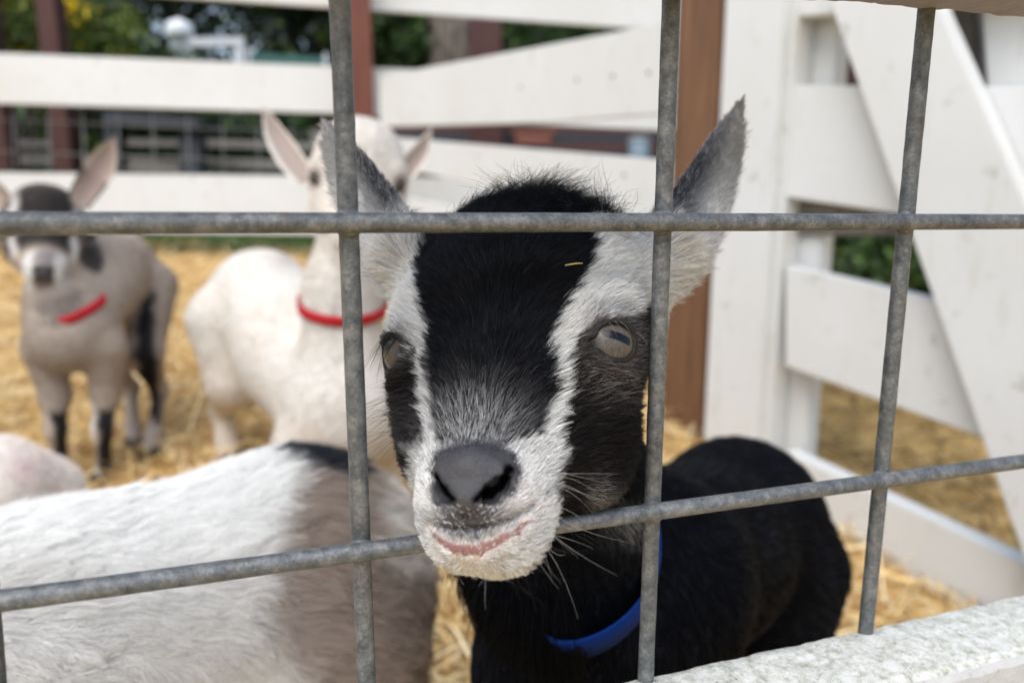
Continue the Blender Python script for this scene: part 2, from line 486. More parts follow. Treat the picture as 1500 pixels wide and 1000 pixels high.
def ear_geo(C, Wd, cupn, hw, cup, thick=.0011, nu=22, nv=13):
    """closed leaf-shaped shell; C,Wd,cupn (k,3) control rows, hw half widths, cup depth factor (towards cupn)"""
    C = np.asarray(C); u = np.linspace(0, len(C)-1, nu)
    def itp(A):
        A = np.asarray(A, float); i = np.clip(u.astype(int), 0, len(A)-2); f = u-i
        # catmull-rom
        p0 = A[np.maximum(i-1, 0)]; p1 = A[i]; p2 = A[i+1]; p3 = A[np.minimum(i+2, len(A)-1)]
        f = f[:, None] if A.ndim > 1 else f
        return .5*((2*p1)+(-p0+p2)*f+(2*p0-5*p1+4*p2-p3)*f**2+(-p0+3*p1-3*p2+p3)*f**3)
    c = itp(C); w = nrm(itp(Wd)); n = nrm(itp(cupn)); h = np.maximum(itp(np.asarray(hw, float)), .0004)
    a = np.linspace(-1, 1, nv)
    V = []; side = []
    for sgn in (1, -1):
        for i in range(nu):
            th = thick*(1-.6*i/nu)
            ang = a*1.15*min(1, cup*1.2)+1e-6
            base = c[i]+np.outer(a*(1-.18*cup*np.abs(a)), w[i])*h[i]-np.outer((1-a*a)*cup, n[i])*h[i]
            off = (1-a**4)[:, None]*th*sgn*n[i]
            V.append(base+off); side.append(np.full(nv, sgn))
    V = np.vstack(V); side = np.concatenate(side)
    Q = []
    for sgn, o in ((1, 0), (-1, nu*nv)):
        for i in range(nu-1):
            for j in range(nv-1):
                q = [o+i*nv+j, o+(i+1)*nv+j, o+(i+1)*nv+j+1, o+i*nv+j+1]
                Q.append(q if sgn < 0 else q[::-1])
    Q = np.array(Q)
    # normals: outwards on either face
    N = np.zeros_like(V)
    fn = np.cross(V[Q[:, 1]]-V[Q[:, 0]], V[Q[:, 2]]-V[Q[:, 0]])
    for j in range(4): np.add.at(N, Q[:, j], fn)
    nn = np.repeat(n, nv, 0); nn = np.vstack([nn, -nn])
    N = nrm(N); N *= np.sign(np.sum(N*nn, 1))[:, None]
    uu = np.tile(np.repeat(np.linspace(0, 1, nu), nv), 2); aa = np.tile(a, 2*nu)
    tip = np.vstack([np.repeat(nrm(np.gradient(c, axis=0)), nv, 0)]*2)
    wd = np.vstack([np.repeat(w, nv, 0)]*2)
    return dict(V=V, Q=Q, N=N, side=side, u=uu, a=aa, T=tip, W=wd)
def ear_sample(E, n, which=None):
    Q = E['Q']
    T = tri_of(Q); V = E['V']
    if which is not None: T = T[E['side'][T[:, 0]] == which]
    a, b, c = V[T[:, 0]], V[T[:, 1]], V[T[:, 2]]
    ar = np.linalg.norm(np.cross(b-a, c-a), axis=1); i = rng.choice(len(T), n, p=ar/ar.sum())
    u = rng.random(n); v = rng.random(n); f = u+v > 1; u[f] = 1-u[f]; v[f] = 1-v[f]; w = 1-u-v
    g = lambda A: (A[T[i, 0]].T*w+A[T[i, 1]].T*u+A[T[i, 2]].T*v).T
    return dict(V=g(V), N=nrm(g(E['N'])), side=E['side'][T[i, 0]], u=g(E['u']), a=g(E['a']), T=nrm(g(E['T'])), W=g(E['W']))

def join_geo(parts):
    V, Q, o = [], [], 0
    for v, q in parts: V.append(v); Q.append((tri_of(q) if q.shape[1] == 4 else q)+o); o += len(v)
    return np.vstack(V), np.vstack(Q)
# ------------------------------------------------------------------ ground
def ground_mat():
    m, n, b = mat('straw_and_grass_ground')
    p = pos(n)
    s1 = noise(n, pos(n, (1, 3.2, 1)), 24, 6, .7)
    straw = ramp(n, s1, [(.3, L3(160, 118, 66)), (.5, L3(212, 174, 108)), (.72, L3(238, 206, 146))])
    grass = ramp(n, noise(n, p, 9, 6, .7), [(.3, L3(48, 70, 30)), (.7, L3(92, 122, 58))])
    sp = NN(n, 'ShaderNodeSeparateXYZ'); n.links.new(p, sp.inputs[0])
    a = NN(n, 'ShaderNodeMath', operation='ADD'); n.links.new(sp.outputs['Y'], a.inputs[0])
    q = NN(n, 'ShaderNodeMath', operation='MULTIPLY'); n.links.new(noise(n, p, 6, 4), q.inputs[0]); q.inputs[1].default_value = .25
    n.links.new(q.outputs[0], a.inputs[1])
    k = ramp(n, a.outputs[0], [(.0, G4(0)), (1, G4(1))])
    mr = NN(n, 'ShaderNodeMapRange'); n.links.new(a.outputs[0], mr.inputs[0]); mr.inputs[1].default_value = 2.78; mr.inputs[2].default_value = 2.9
    n.links.new(mix(n, mr.outputs[0], straw, grass), b.inputs['Base Color']); b.inputs['Roughness'].default_value = .8
    bump(n, b, s1, .8, .01); return m
gx = np.concatenate([[-150, -60, -20, -8], np.linspace(-3, 4, 71), [8, 20, 60, 150]])
gy = np.concatenate([[-100, -30, -8, -2, -.6], np.linspace(0, 4, 60), [6, 10, 20, 50, 120]])
XX, YY = np.meshgrid(gx, gy, indexing='ij')
ZZ = gz(XX, YY)+np.where((abs(XX) < 4) & (YY > .1) & (YY < 4), vnoise(np.stack([XX.ravel(), YY.ravel(), XX.ravel()*0], 1), 5).reshape(XX.shape)*.008, 0)
ni, nj = XX.shape
I = np.arange(ni*nj).reshape(ni, nj)
Q = np.stack([I[:-1, :-1], I[1:, :-1], I[1:, 1:], I[:-1, 1:]], -1).reshape(-1, 4)
tag(mesh('ground', np.stack([XX, YY, ZZ], -1).reshape(-1, 3), Q, ground_mat(), smooth=True), kind='structure')

# straw: bent flat stalks
def straw(name, n, sampler, cols, label=None, lmin=.03, lmax=.16, wid=(.0014, .0034), parent=None):
    x, y = sampler(n)
    L = rng.uniform(lmin, lmax, n)*rng.uniform(.5, 1, n); th = rng.uniform(0, 2*math.pi, n); el = rng.normal(0, .22, n)
    w = rng.uniform(*wid, n)
    z = gz(x, y)+.004+np.abs(rng.normal(0, .012, n))
    d = np.stack([np.cos(th)*np.cos(el), np.sin(th)*np.cos(el), np.sin(el)+GY*np.sin(th)+GX*np.cos(th)], 1)
    sd_ = nrm(np.cross(d, np.array([0, 0, 1.])+rng.normal(0, .5, (n, 3))))
    bend = rng.normal(0, .12, n)[:, None]*L[:, None]*nrm(np.cross(d, sd_))
    c = np.stack([x, y, z], 1)
    S = 4; V = np.zeros((n, S, 2, 3))
    for i in range(S):
        s = i/(S-1)-.5
        q = c+d*(L*s)[:, None]+bend*(1-4*s*s)
        q[:, 2] = np.maximum(q[:, 2], gz(q[:, 0], q[:, 1])+.002)
        V[:, i, 0] = q-sd_*w[:, None]*.5; V[:, i, 1] = q+sd_*w[:, None]*.5
    I = np.arange(n*S*2).reshape(n, S, 2)
    Q = np.stack([I[:, :-1, 0], I[:, 1:, 0], I[:, 1:, 1], I[:, :-1, 1]], -1).reshape(-1, 4)
    ci = rng.integers(0, len(cols), n); C = np.array([c[:3] for c in cols])[ci]*rng.uniform(.75, 1.2, n)[:, None]
    o = mesh(name, V.reshape(-1, 3), Q, M_STRAW, parent, cols=np.repeat(C, S*2, 0))
    return tag(o, label, 'straw' if parent is None else None, kind='stuff')
# side fence line used to split the clean bedding from the trampled straw outside
SA = P(1160, 340, 1.17); SR = nrm(-.714*RT+.362*UP+FW); SN = nrm(np.cross(SR, [0, 0, 1])); SN = SN*np.sign(SN@FW)   # pushes away from the camera
def inside(x, y): return ((np.stack([x, y, 0*x], 1)-np.array([SA[0], SA[1], 0]))@SN) < 0
def samp(kind):
    def f(n):
        X, Y = [], []
        k = 0
        while k < n:
            y = .12+2.75*rng.random(n)**1.0; x = rng.uniform(-1, 1, n)*(.35+y*.95)
            m_ = inside(x, y) if kind == 'in' else (~inside(x, y)) & (x < 2.4)
            X.append(x[m_]); Y.append(y[m_]); k += m_.sum()
        return np.concatenate(X)[:n], np.concatenate(Y)[:n]
    return f
SC1 = [L3(218, 188, 128), L3(234, 210, 156), L3(202, 168, 106), L3(242, 224, 180), L3(172, 138, 90), L3(224, 194, 134)]
SC2 = [L3(150, 122, 66), L3(178, 148, 82), L3(110, 86, 50), L3(196, 172, 112), L3(84, 66, 44), L3(130, 112, 60)]
straw('straw_bedding', 30000, samp('in'), SC1, 'loose golden straw bedding covering the floor of the goat pen')
straw('trampled_straw', 9000, samp('out'), SC2, 'trampled brown and yellow straw on the ground outside the side gate')

# grass tufts beyond the fence
def leaves(name, C0, R0, n, size, cols, label, cat, parent=None, kind=None, up=.0):
    """leaf quads scattered in clumps inside an ellipsoid"""
    C0 = np.asarray(C0, float); R0 = np.asarray(R0, float)
    nc = max(6, n//45)
    cc = nrm(rng.normal(size=(nc, 3)))*rng.random((nc, 1))**.4
    ci = rng.integers(0, nc, n)
    X = cc[ci]+rng.normal(0, .13, (n, 3)); X = C0+X*R0
    X[:, 2] = np.maximum(X[:, 2], gz(X[:, 0], X[:, 1])+.01)
    a = nrm(rng.normal(size=(n, 3))+np.array([0, 0, up])); b = nrm(np.cross(a, rng.normal(size=(n, 3))))
    s = size*rng.uniform(.6, 1.4, n)[:, None]
    V = np.stack([X-a*s, X+b*s*.42, X+a*s, X-b*s*.42], 1).reshape(-1, 3)
    Q = np.arange(4*n).reshape(n, 4)
    shade = 1+.35*rng.normal(size=nc)[ci]
    C = np.array([c[:3] for c in cols])[rng.integers(0, len(cols), n)]*np.clip(shade, .35, 1.8)[:, None]
    o = mesh(name, V, Q, M_LEAF, parent, cols=np.repeat(C, 4, 0))
    if parent is None: tag(o, label, cat)
    if kind: o['kind'] = kind
    return o
n = 26000
def grass():
    x = rng.uniform(-4, 5, n); y = 2.72+2.6*rng.random(n)
    h = rng.uniform(.02, .09, n); th = rng.uniform(0, 6.28, n); c = np.stack([x, y, gz(x, y)-.003], 1)
    s = np.stack([np.cos(th), np.sin(th), 0*th], 1)*.0035; tip = c+np.stack([rng.normal(0, .02, n), rng.normal(0, .02, n), h], 1)
    V = np.stack([c-s, c+s, tip], 1).reshape(-1, 3)
    C = np.array([L3(70, 100, 42)[:3], L3(100, 132, 60)[:3], L3(52, 80, 34)[:3]])[rng.integers(0, 3, n)]
    tag(mesh('grass', V, np.arange(3*n).reshape(n, 3), M_LEAF, cols=np.repeat(C, 3, 0)), 'short green grass beyond the board fence', 'grass', kind='stuff')
grass()

# ------------------------------------------------------------------ back fence
BA = P(535, 150, 2.6); BR = nrm(4.49*RT+.193*UP+FW); BN = nrm(np.cross(BR, [0, 0, 1])); BN = BN*np.sign(BN@FW)
def board(quad, A, N_, name, m, parent, off=0, th=.02, **kw):
    return prism([plane_hit(x, y, A+N_*off, N_) for x, y in quad], N_, th, name, m, parent, **kw)
root = lambda x, y, t: tuple(P(x, y, t))
def gpt(p): return Vector((p[0], p[1], gz(p[0], p[1])))
bf = empty('board_fence', gpt(BA), 'white board fence on a brown post across the back of the pen', 'fence', 'white board fences round the pen')
board([(-1100, -201), (1130, -80), (1130, 56), (-1100, -99)], BA, BN, 'board', M_WHITE, bf, off=.03)
board([(-1100, 34.3), (480, 97), (1130, 124), (1130, 200), (480, 166), (-1100, 119)], BA, BN, 'board', M_WHITE, bf, off=.03)
board([(-1100, 240.7), (480, 258), (1130, 268), (1130, 352), (-1100, 324)], BA, BN, 'board', M_WHITE, bf, off=.03)
def post(name, x0, x1, A, N_, depth, m, parent, ytop=-420, up=1.0, off=0):
    """square post: front face spans x0..x1 at the picture row 300"""
    a = plane_hit(x0, 300, A+N_*off, N_); b = plane_hit(x1, 300, A+N_*off, N_)
    za = gz(a[0], a[1])-.05
    return prism([[a[0], a[1], za], [b[0], b[1], za], [b[0], b[1], za+up], [a[0], a[1], za+up]], N_, depth, name, m, parent, bev=.003)
post('post', 518, 553, BA, BN, .09, M_RED, bf, up=1.7, off=-.065)
post('post', -170, -130, BA, BN, .09, M_RED, bf, up=1.7, off=-.065)
# wire mesh behind the boards
mp = empty('mesh_panel', gpt(P(200, 250, 2.5)), 'thin grey wire mesh fixed behind the boards of the back fence', 'mesh')
M_THIN = plain('thin_grey_wire', L3(150, 150, 148), .5, .4)
for i, x in enumerate(range(-30, 500, 51)):
    a = plane_hit(x-4, 120, BA+BN*.075, BN); b = plane_hit(x+5, 335, BA+BN*.075, BN)
    tube('wire', [a, b], .0017, M_THIN, mp, 6)
for y0, y1 in ((132, 160), (173, 197), (220, 240), (268, 284), (314, 326)):
    tube('wire', [plane_hit(-60, y0, BA+BN*.0785, BN), plane_hit(515, y1, BA+BN*.0785, BN)], .0017, M_THIN, mp, 6)

# ------------------------------------------------------------------ side fence and gate
sf = empty('board_fence', gpt(P(900, 300, 1.6)), 'white boards with nail marks between the two brown posts on the right', 'fence', 'white board fences round the pen')
board([(556, 112), (620, 100), (940, 40), (1040, 20), (1040, 166), (940, 169), (800, 180), (556, 186)], SA, SN, 'board', M_WHITE2, sf)
board([(556, 200), (1040, 240), (1040, 345), (556, 240)], SA, SN, 'board', M_WHITE2, sf)
board([(556, 282), (1040, 372), (1040, 500), (556, 330)], SA, SN, 'board', M_WHITE2, sf)
pa = plane_hit(981, 300, SA-SN*.004, SN); pb = plane_hit(1045, 300, SA-SN*.004, SN)
post('post', 981, 1045, SA, SN, .09, M_ORANGE, sf, up=1.45, off=-.012)
nail = plain('old_nail_head', L3(120, 112, 100), .5, .4)
for (x, y) in ((763, 128), (845, 117), (898, 112), (950, 107), (915, 257)):
    c = plane_hit(x, y, SA, SN); V, F = tube_geo([c-SN*.0015, c+SN*.002], .004, 10); mesh('nail', V, F, nail, sf)

gt = empty('gate', gpt(SA), 'tall white wooden gate with a wide diagonal brace across its boards', 'gate')
gb = lambda q, off=0, th=.035, name='board', m=M_WHITE2: board(q, SA, SN, name, m, gt, off=off, th=th)
def vl(x, y, ref): return 120+(y-120)*x/ref if False else None
def gy_(x, s): return 120+s*x        # rails run to the vanishing point (0,120)
for s0, s1 in ((-.33, -.081), (.0043, .147), (.234, .362), (.47, .585)):
    x0, x1 = 1150, 1760
    gb([(x0, gy_(x0, s0)), (x1, gy_(x1, s0)), (x1, gy_(x1, s1)), (x0, gy_(x0, s1))], off=.0, th=.032)
# stile (front upright) and the narrow upright beside it
def upright(x0, x1, off, th, name, m=M_WHITE2, z0=-.02, up=1.35, parent=gt):
    a = plane_hit(x0, 300, SA+SN*off, SN); b = plane_hit(x1, 300, SA+SN*off, SN); za = gz(a[0], a[1])+z0
    return prism([[a[0], a[1], za], [b[0], b[1], za], [b[0], b[1], za+up], [a[0], a[1], za+up]], SN, th, name, m, parent, bev=.003)
upright(1047, 1131, -.024, .02, 'stile')
upright(1131.5, 1149, -.006, .05, 'stile')
# diagonal brace in front of the boards
gb([(1207, -20), (1362, -20), (1760, 880), (1560, 990)], off=-.036, th=.034, name='brace')
# upright behind the boards, seen through the gaps
bp = empty('gate_post', gpt(plane_hit(1180, 340, SA+SN*.1, SN)), 'white square post standing just behind the gate boards', 'post')
def upr2(x0, x1, off, th, par, m=M_WHITE2):
    a = plane_hit(x0, 340, SA+SN*off, SN); b = plane_hit(x1, 340, SA+SN*off, SN); za = gz(a[0], a[1])-.05
    return prism([[a[0], a[1], za], [b[0], b[1], za], [b[0], b[1], za+1.5], [a[0], a[1], za+1.5]], SN, th, 'post_body', m, par, bev=.003)  # also makes the added grey piece that stands for shade
upr2(1169, 1205, .045, .035, bp); upr2(1136, 1160, .10, .04, bp, M_GREYWOOD)  # grey piece added to stand for the shade left of the white post
def block(x0, x1, y0, y1, off, th, m):
    prism([plane_hit(x, y, SA+SN*off, SN) for x, y in ((x0, y0), (x1, y0), (x1+15, y1), (x0+15, y1))], SN, th, 'block', m, gt, bev=.003)
block(1432, 1620, -60, 150, .040, .06, M_WHITE2); block(1385, 1424, -60, 150, .075, .03, M_GREYWOOD)

a = plane_hit(1300, 300, SA+SN*.034, SN)
board([(1150, 345), (1700, 345), (1700, 300), (1150, 296)], SA, SN, 'batten', M_GREYWOOD, gt, off=.034, th=.02)
# ------------------------------------------------------------------ beyond the fence
def far_post(x0, x1, t, m, label, up=1.6):
    c0 = P(x0, 200, t); c1 = P(x1, 200, t); w = c1[0]-c0[0]
    o = empty('fence_post', gpt((c0+c1)/2), label, 'post', 'dark red posts beyond the fence')
    z = gz(c0[0], c0[1])-.05
    prism([[c0[0], c0[1], z], [c1[0], c0[1], z], [c1[0], c0[1], z+up], [c0[0], c0[1], z+up]], [0, 1, 0], abs(w), 'post_body', m, o, bev=.003)
    prism([[c0[0]-.006, c0[1]-.006, z+up+.0005], [c1[0]+.006, c0[1]-.006, z+up+.0005], [c1[0]+.006, c0[1]-.006, z+up+.02], [c0[0]-.006, c0[1]-.006, z+up+.02]], [0, 1, 0], abs(w)+.012, 'cap', m, o, bev=.003)
far_post(73, 101, 3.3, M_DKRED, 'dark red post rising through the flowering bushes at the upper left')
far_post(-18, 9, 3.4, M_DKRED, 'dark red post at the far left edge behind the mesh')
far_post(688, 735, 3.7, M_DKRED, 'dark red post between the dry trunk and the grass above the long white board', 1.25)
far_post(1268, 1350, 2.6, M_DKRED, 'dark red post seen low through the gate left of the brace', .9)
gr = empty('rail_fence', gpt(P(220, 240, 3.6)), 'low weathered grey rail fence beyond the mesh', 'fence')
def bar(x0, y0, x1, y1, h, t, th, name, m, par):
    prism([P(x0, y0, t), P(x1, y1, t), P(x1, y1+h, t), P(x0, y0+h, t)], [0, 1, 0], th, name, m, par, bev=.003)
bar(-60, 203, 75, 206, 11, 3.6, .03, 'rail', M_GREYWOOD, gr)
bar(-60, 226, 520, 236, 15, 3.62, .03, 'rail', M_GREYWOOD, gr)
bar(300, 204, 520, 210, 12, 3.62, .03, 'rail', M_GREYWOOD, gr)
bar(455, 190, 476, 191, 130, 3.66, .06, 'post', M_GREYWOOD, gr)
bar(-40, 190, -20, 190, 130, 3.66, .06, 'post', M_GREYWOOD, gr)
bn = empty('picnic_bench', gpt(P(220, 240, 3.3)), 'dark blue-grey wooden bench standing behind the mesh left of the white goat', 'bench')
bar(150, 163, 290, 172, 18, 3.25, .25, 'table_top', M_DARKWOOD, bn)
bar(186, 203, 262, 204, 11, 3.3, .22, 'seat', M_GREYWOOD, bn)
bar(262, 182, 293, 184, 110, 3.3, .08, 'leg', M_DARKWOOD, bn)
bar(152, 180, 176, 180, 110, 3.3, .08, 'leg', M_DARKWOOD, bn)
bar(176, 238, 262, 240, 14, 3.34, .04, 'stretcher', M_GREYWOOD, bn)
# pale frame with white round tank on it
fr = empty('pipe_frame', gpt(P(305, 80, 5)), 'pale grey pipe frame in front of the dark trees', 'frame')
M_PALE = plain('pale_metal', L3(176, 180, 182), .5, 0, 30, .1)
bar(248, 56, 357, 54, 13, 5, .06, 'top_bar', M_PALE, fr)
bar(344, 68, 357, 68, 240, 5, .06, 'leg', M_PALE, fr)
bar(250, 70, 283, 70, 240, 5.02, .06, 'leg', M_PALE, fr)
tk = empty('water_tank', tuple(P(265, 56, 5.03)), 'small white dome-topped tank standing on the pale frame', 'tank')
M_TANK = plain('white_plastic', (.8, .82, .84, 1), .35)
base = P(264, 56, 5.03); rr = 21*5.03/FPX
prof = [(0.0, .0), (.9, 0), (1, .12), (1, 1.1), (.93, 1.4), (.75, 1.68), (.45, 1.86), (.0, 1.92)]
V, F = [], []
for i, (r, z) in enumerate(prof):
    for j in range(24): V.append(base+np.array([math.cos(j*math.pi/12)*r*rr*.92+rr*0, math.sin(j*math.pi/12)*r*rr*.92, z*rr*.6]))
for i in range(len(prof)-1):
    for j in range(24): F.append([i*24+j, i*24+(j+1) % 24, (i+1)*24+(j+1) % 24, (i+1)*24+j])
mesh('tank_body', V, F, M_TANK, tk, True)
V, F = tube_geo([base+np.array([0, 0, 1.14*rr]), base+np.array([0, 0, 1.24*rr])], rr*.25, 16); mesh('lid', V, F, M_TANK, tk)
bar(362, 77, 480, 84, 60, 5.2, .02, 'tarp', plain('green_tarp', L3(38, 84, 76), .7, 0, 20, .3), empty('tarp_screen', gpt(P(420, 90, 5.2)), 'dull green tarpaulin stretched low behind the pale frame', 'tarp'))
for o in list(COL.objects):
    if o.name == 'tarp_screen': par = o
bar(362, 70, 368, 70, 240, 5.19, .03, 'support', M_PALE, par); bar(474, 78, 480, 78, 240, 5.19, .03, 'support', M_PALE, par)

# bushes and trees
GRN = [L3(84, 104, 46), L3(108, 126, 56), L3(62, 82, 38), L3(130, 142, 74)]
DK = [L3(22, 30, 24), L3(34, 44, 32), L3(14, 20, 20), L3(44, 58, 36)]
YG = [L3(110, 130, 40), L3(128, 146, 52), L3(84, 104, 34)]
MG = [L3(58, 82, 40), L3(76, 98, 48), L3(44, 62, 34)]
M_BARK = wood('tree_bark', L3(52, 44, 38), L3(92, 82, 72))
def bush(px, py, t, r, n, cols, label, size=.025, flowers=0, up=0):
    c = P(px, py, t); g = gpt(c)
    o = empty('flowering_bush' if flowers else 'bush', g, label, 'bush', 'bushes beyond the pen')
    for k in range(5):
        a = Vector(c)+Vector((rng.uniform(-.5, .5)*r[0], rng.uniform(-.3, .3)*r[1], rng.uniform(-.2, .6)*r[2]))
        tube('stem', [np.array(g)-[0, 0, .02], (np.array(g)+np.array(a))/2+rng.normal(0, .02, 3), np.array(a)], [.012, .008, .004], M_BARK, o, 6)
    f = leaves('foliage', c, r, n, size, cols, None, None, o, 'stuff', up)
    if flowers:
        leaves('flowers', c+np.array([0, -.1*r[1], .1*r[2]]), np.array(r)*1.02, flowers, .022, [L3(226, 200, 40), L3(236, 214, 70), L3(210, 176, 30)], None, None, o, 'stuff')
bush(30, 40, 3.9, (.34, .3, .36), 7000, GRN, 'tall bush dotted with yellow flowers at the top left, left of the dark red post', .024, 800)
bush(140, 70, 4.2, (.28, .3, .3), 5000, GRN, 'green bush with a few yellow flowers right of the dark red post', .024, 300)
bush(190, 110, 4.6, (.5, .3, .17), 5000, MG, 'low green shrub in front of the dark trees behind the top board', .028)
bush(30, 230, 4.3, (.5, .3, .3), 4000, DK+GRN, 'shaded undergrowth behind the mesh at the far left', .03)
bush(575, 62, 4.3, (.22, .3, .28), 5000, MG, 'bright green bush just right of the left brown post', .028)
bush(800, 60, 5.0, (.7, .4, .22), 6000, MG, 'mid green shrub under the long top board', .03)
bush(1255, 85, 3.2, (.45, .4, .35), 6000, YG, 'yellow-green bush glimpsed through the top gap of the gate', .03)
bush(1285, 385, 2.7, (.55, .4, .14), 7000, MG, 'low green plants seen through the middle gap of the gate', .03)
bush(330, 200, 4.6, (1.1, .3, .3), 8000, DK+MG, 'dark green growth behind the bench and mesh', .032)
def tree(px, py, t, r, n, cols, label, trunk=.06, size=.05, bx=0):
    c = P(px, py, t); c2 = np.array([c[0]+bx, c[1], gz(c[0]+bx, c[1])-.05])
    o = empty('tree', tuple(c2), label, 'tree', 'trees behind the pen')
    tube('trunk', [c2, c2+(c-c2)*.35+[.05, 0, 0], c2+(c-c2)*.7-[.04, 0, 0], c], [trunk*1.3, trunk, trunk*.7, trunk*.3], M_BARK, o, 10)
    for k in range(5):
        d = np.array([rng.uniform(-.7, .7)*r[0], rng.uniform(-.5, .5)*r[1], rng.uniform(0, .8)*r[2]]); s = c2+(c-c2)*rng.uniform(.4, .9)
        tube('limb', [s, s+d*.5+[0, 0, .05], s+d], [trunk*.45, trunk*.3, trunk*.12], M_BARK, o, 6)
    leaves('crown', c, r, n, size, cols, None, None, o, 'stuff')
tree(250, -60, 7.5, (1.5, .9, 1.2), 9000, DK, 'dark shaded tree behind the tank and pale frame', .09, .06)
tree(470, -30, 7.0, (1.0, .9, 1.1), 9000, DK+GRN[:1], 'dark tree between the pale frame and the left brown post', .09, .06)
tree(60, -90, 8.5, (1.5, .9, 1.4), 9000, DK+GRN, 'dark green tree behind the flowering bushes', .09, .06)
tree(690, -60, 8.0, (1.4, .9, 1.3), 9000, DK+MG, 'shady tree behind the dry trunk', .1, .06)
tree(1050, -30, 8.0, (2.0, .9, 1.5), 9000, DK+MG, 'green tree hidden mostly behind the right gate', .1, .07)
tree(1400, 120, 7.0, (2.2, .9, 1.2), 9000, DK+MG, 'broad dark tree far behind the right side of the gate', .1, .07)
# dry trunk with bark strips
dt = empty('tree_stump', gpt(P(655, 60, 4.4)), 'dry grey-brown trunk with hanging fibres behind the top boards', 'stump')
c = P(655, 60, 4.4); zb = gz(c[0], c[1]); ws = 38*4.4/FPX
V, F = tube_geo([[c[0], c[1], zb-.05], [c[0]+.01, c[1], zb+.35], [c[0]-.01, c[1], zb+.7], [c[0], c[1], zb+1.15]], [ws*1.1, ws, ws*.95, ws*.9], 14)
mesh('trunk', V, F, M_BARK, dt, True)
k = 900; th = rng.uniform(0, 6.28, k); z0 = zb+rng.uniform(.1, 1.15, k); ln = rng.uniform(.08, .3, k)
a = np.stack([c[0]+np.cos(th)*ws*1.06, c[1]+np.sin(th)*ws*1.06, z0], 1); b_ = a+np.stack([np.cos(th)*.03+rng.normal(0, .02, k), np.sin(th)*.03, -ln], 1)
V = np.stack([a, a+[.008, 0, 0], b_], 1).reshape(-1, 3)
o = mesh('fibres', V, np.arange(3*k).reshape(k, 3), M_LEAF, dt, cols=np.repeat(np.array([L3(140, 128, 112)[:3], L3(92, 82, 70)[:3]])[rng.integers(0, 2, k)], 3, 0)); o['kind'] = 'stuff'
# terracotta trough and dark crates glimpsed between the boards
cr = empty('clay_trough', gpt(P(782, 203, 3.7)), 'reddish clay trough in shade between the boards right of the white goat', 'trough')
M_CLAY = plain('terracotta', L3(128, 76, 62), .7, 0, 20, .2)
g0 = P(782, 195, 3.7)
prism([P(752, 194, 3.7), P(812, 196, 3.7), P(806, 214, 3.7), P(757, 212, 3.7)], [0, 1, 0], .12, 'basin', M_CLAY, cr, bev=.01)
bar(749, 190, 815, 192, 5, 3.69, .14, 'rim', M_CLAY, cr)
bar(762, 214, 800, 214, 80, 3.72, .08, 'foot', M_DARKWOOD, cr)

# dark bars added to stand for shadow in the slot under the long board
ts = empty('shadow_bars', gpt(P(760, 210, 4.0)), 'low stack of dark bars added for the brown shadows beyond the right-hand boards', 'shadow_bar')
for i in range(6):
    bar(548+6*i, 168+13*i, 985-4*i, 172+13*i, 12, 4.0-.004*i, .14, 'shadow_bar', M_DKRED if i % 2 else M_DARKWOOD, ts)
tb = empty('water_bucket', gpt(P(935, 215, 3.8)), 'pale blue-grey bucket in shade beyond the boards left of the big brown post', 'bucket')
V, F = tube_geo([P(936, 262, 3.8), P(936, 238, 3.8), P(936, 208, 3.8)], [.045, .05, .056], 20); mesh('bucket_body', V, F, plain('blue_grey_plastic', L3(120, 138, 150)), tb, True)
V, F = tube_geo([P(936, 209, 3.8), P(936, 205, 3.8)], [.06, .06], 20); mesh('rim', V, F, M_PALE, tb, True)

# ------------------------------------------------------------------ foreground rails and the wire panel
p1 = P(507, 327, .2011); p2 = P(1345, 325, .2627)
PR = p2-p1; PR[2] = 0; PR = nrm(PR); PN = nrm(np.cross(PR, [0, 0, 1])); PN = PN*np.sign(PN@FW)
def ph(px, py, off=0): return plane_hit(px, py, p1+PN*off, PN)
wp = empty('wire_panel', gpt(p1), 'galvanised welded wire panel in front of the goats', 'panel')
RW = .0029
def wire(a, b, off, seg, label=None):
    A_, B_ = ph(*a, off), ph(*b, off); n_ = 60
    pts = A_+(B_-A_)*np.linspace(0, 1, n_)[:, None]
    pts = pts+np.cumsum(rng.normal(0, 1, (n_, 3)), 0)*8e-6
    return tube('wire', pts, RW*(1+rng.normal(0, .012, n_)), M_GALV, wp, 20)
# verticals (behind), then horizontals welded on their near side
for a, b in (((496.5, -30), (539, 1040)), ((984.5, -30), (944, 1040)), ((1357, 14), (1268, 925)), ((-95, -60), (-4, 1060)), ((1637, -20), (1536, 800)), ((1905, -10), (1773, 750))):
    a = np.array(a, float); b = np.array(b, float); a, b = a+(a-b)*.04, b+(b-a)*.035; wire(a, b, RW*.8, 20)
for a, b in (((-500, 328.2), (2200, 324)), ((-500, 947.7), (2200, 579.8))):
    wire(a, b, -RW*.8, 20)
# upright 5 further right, out of the frame's edge
# weld fillets where wires cross
def cross(a, b, c, d):
    a, b, c, d = map(np.array, (a, b, c, d)); r = b-a; s = d-c; t = ((c-a)[0]*s[1]-(c-a)[1]*s[0])/(r[0]*s[1]-r[1]*s[0]); return a+r*t
for vv in (((496.5, -30), (539, 1040)), ((984.5, -30), (944, 1040)), ((1357, 14), (1268, 925))):
    for hh in (((-40, 327.5), (1560, 325)), ((-40, 885), (1560, 667))):
        q = cross(*map(lambda z: np.array(z, float), (*vv, *hh)))
        S_ = SDF().ell(ph(*q, 0), [.0043, .0026, .0043], k=.001)
        Vv, Qq, _ = surface_nets(S_, ph(*q, 0)-.006, ph(*q, 0)+.006, .0009)
        mesh('weld', Vv, Qq, M_GALV, wp, True)

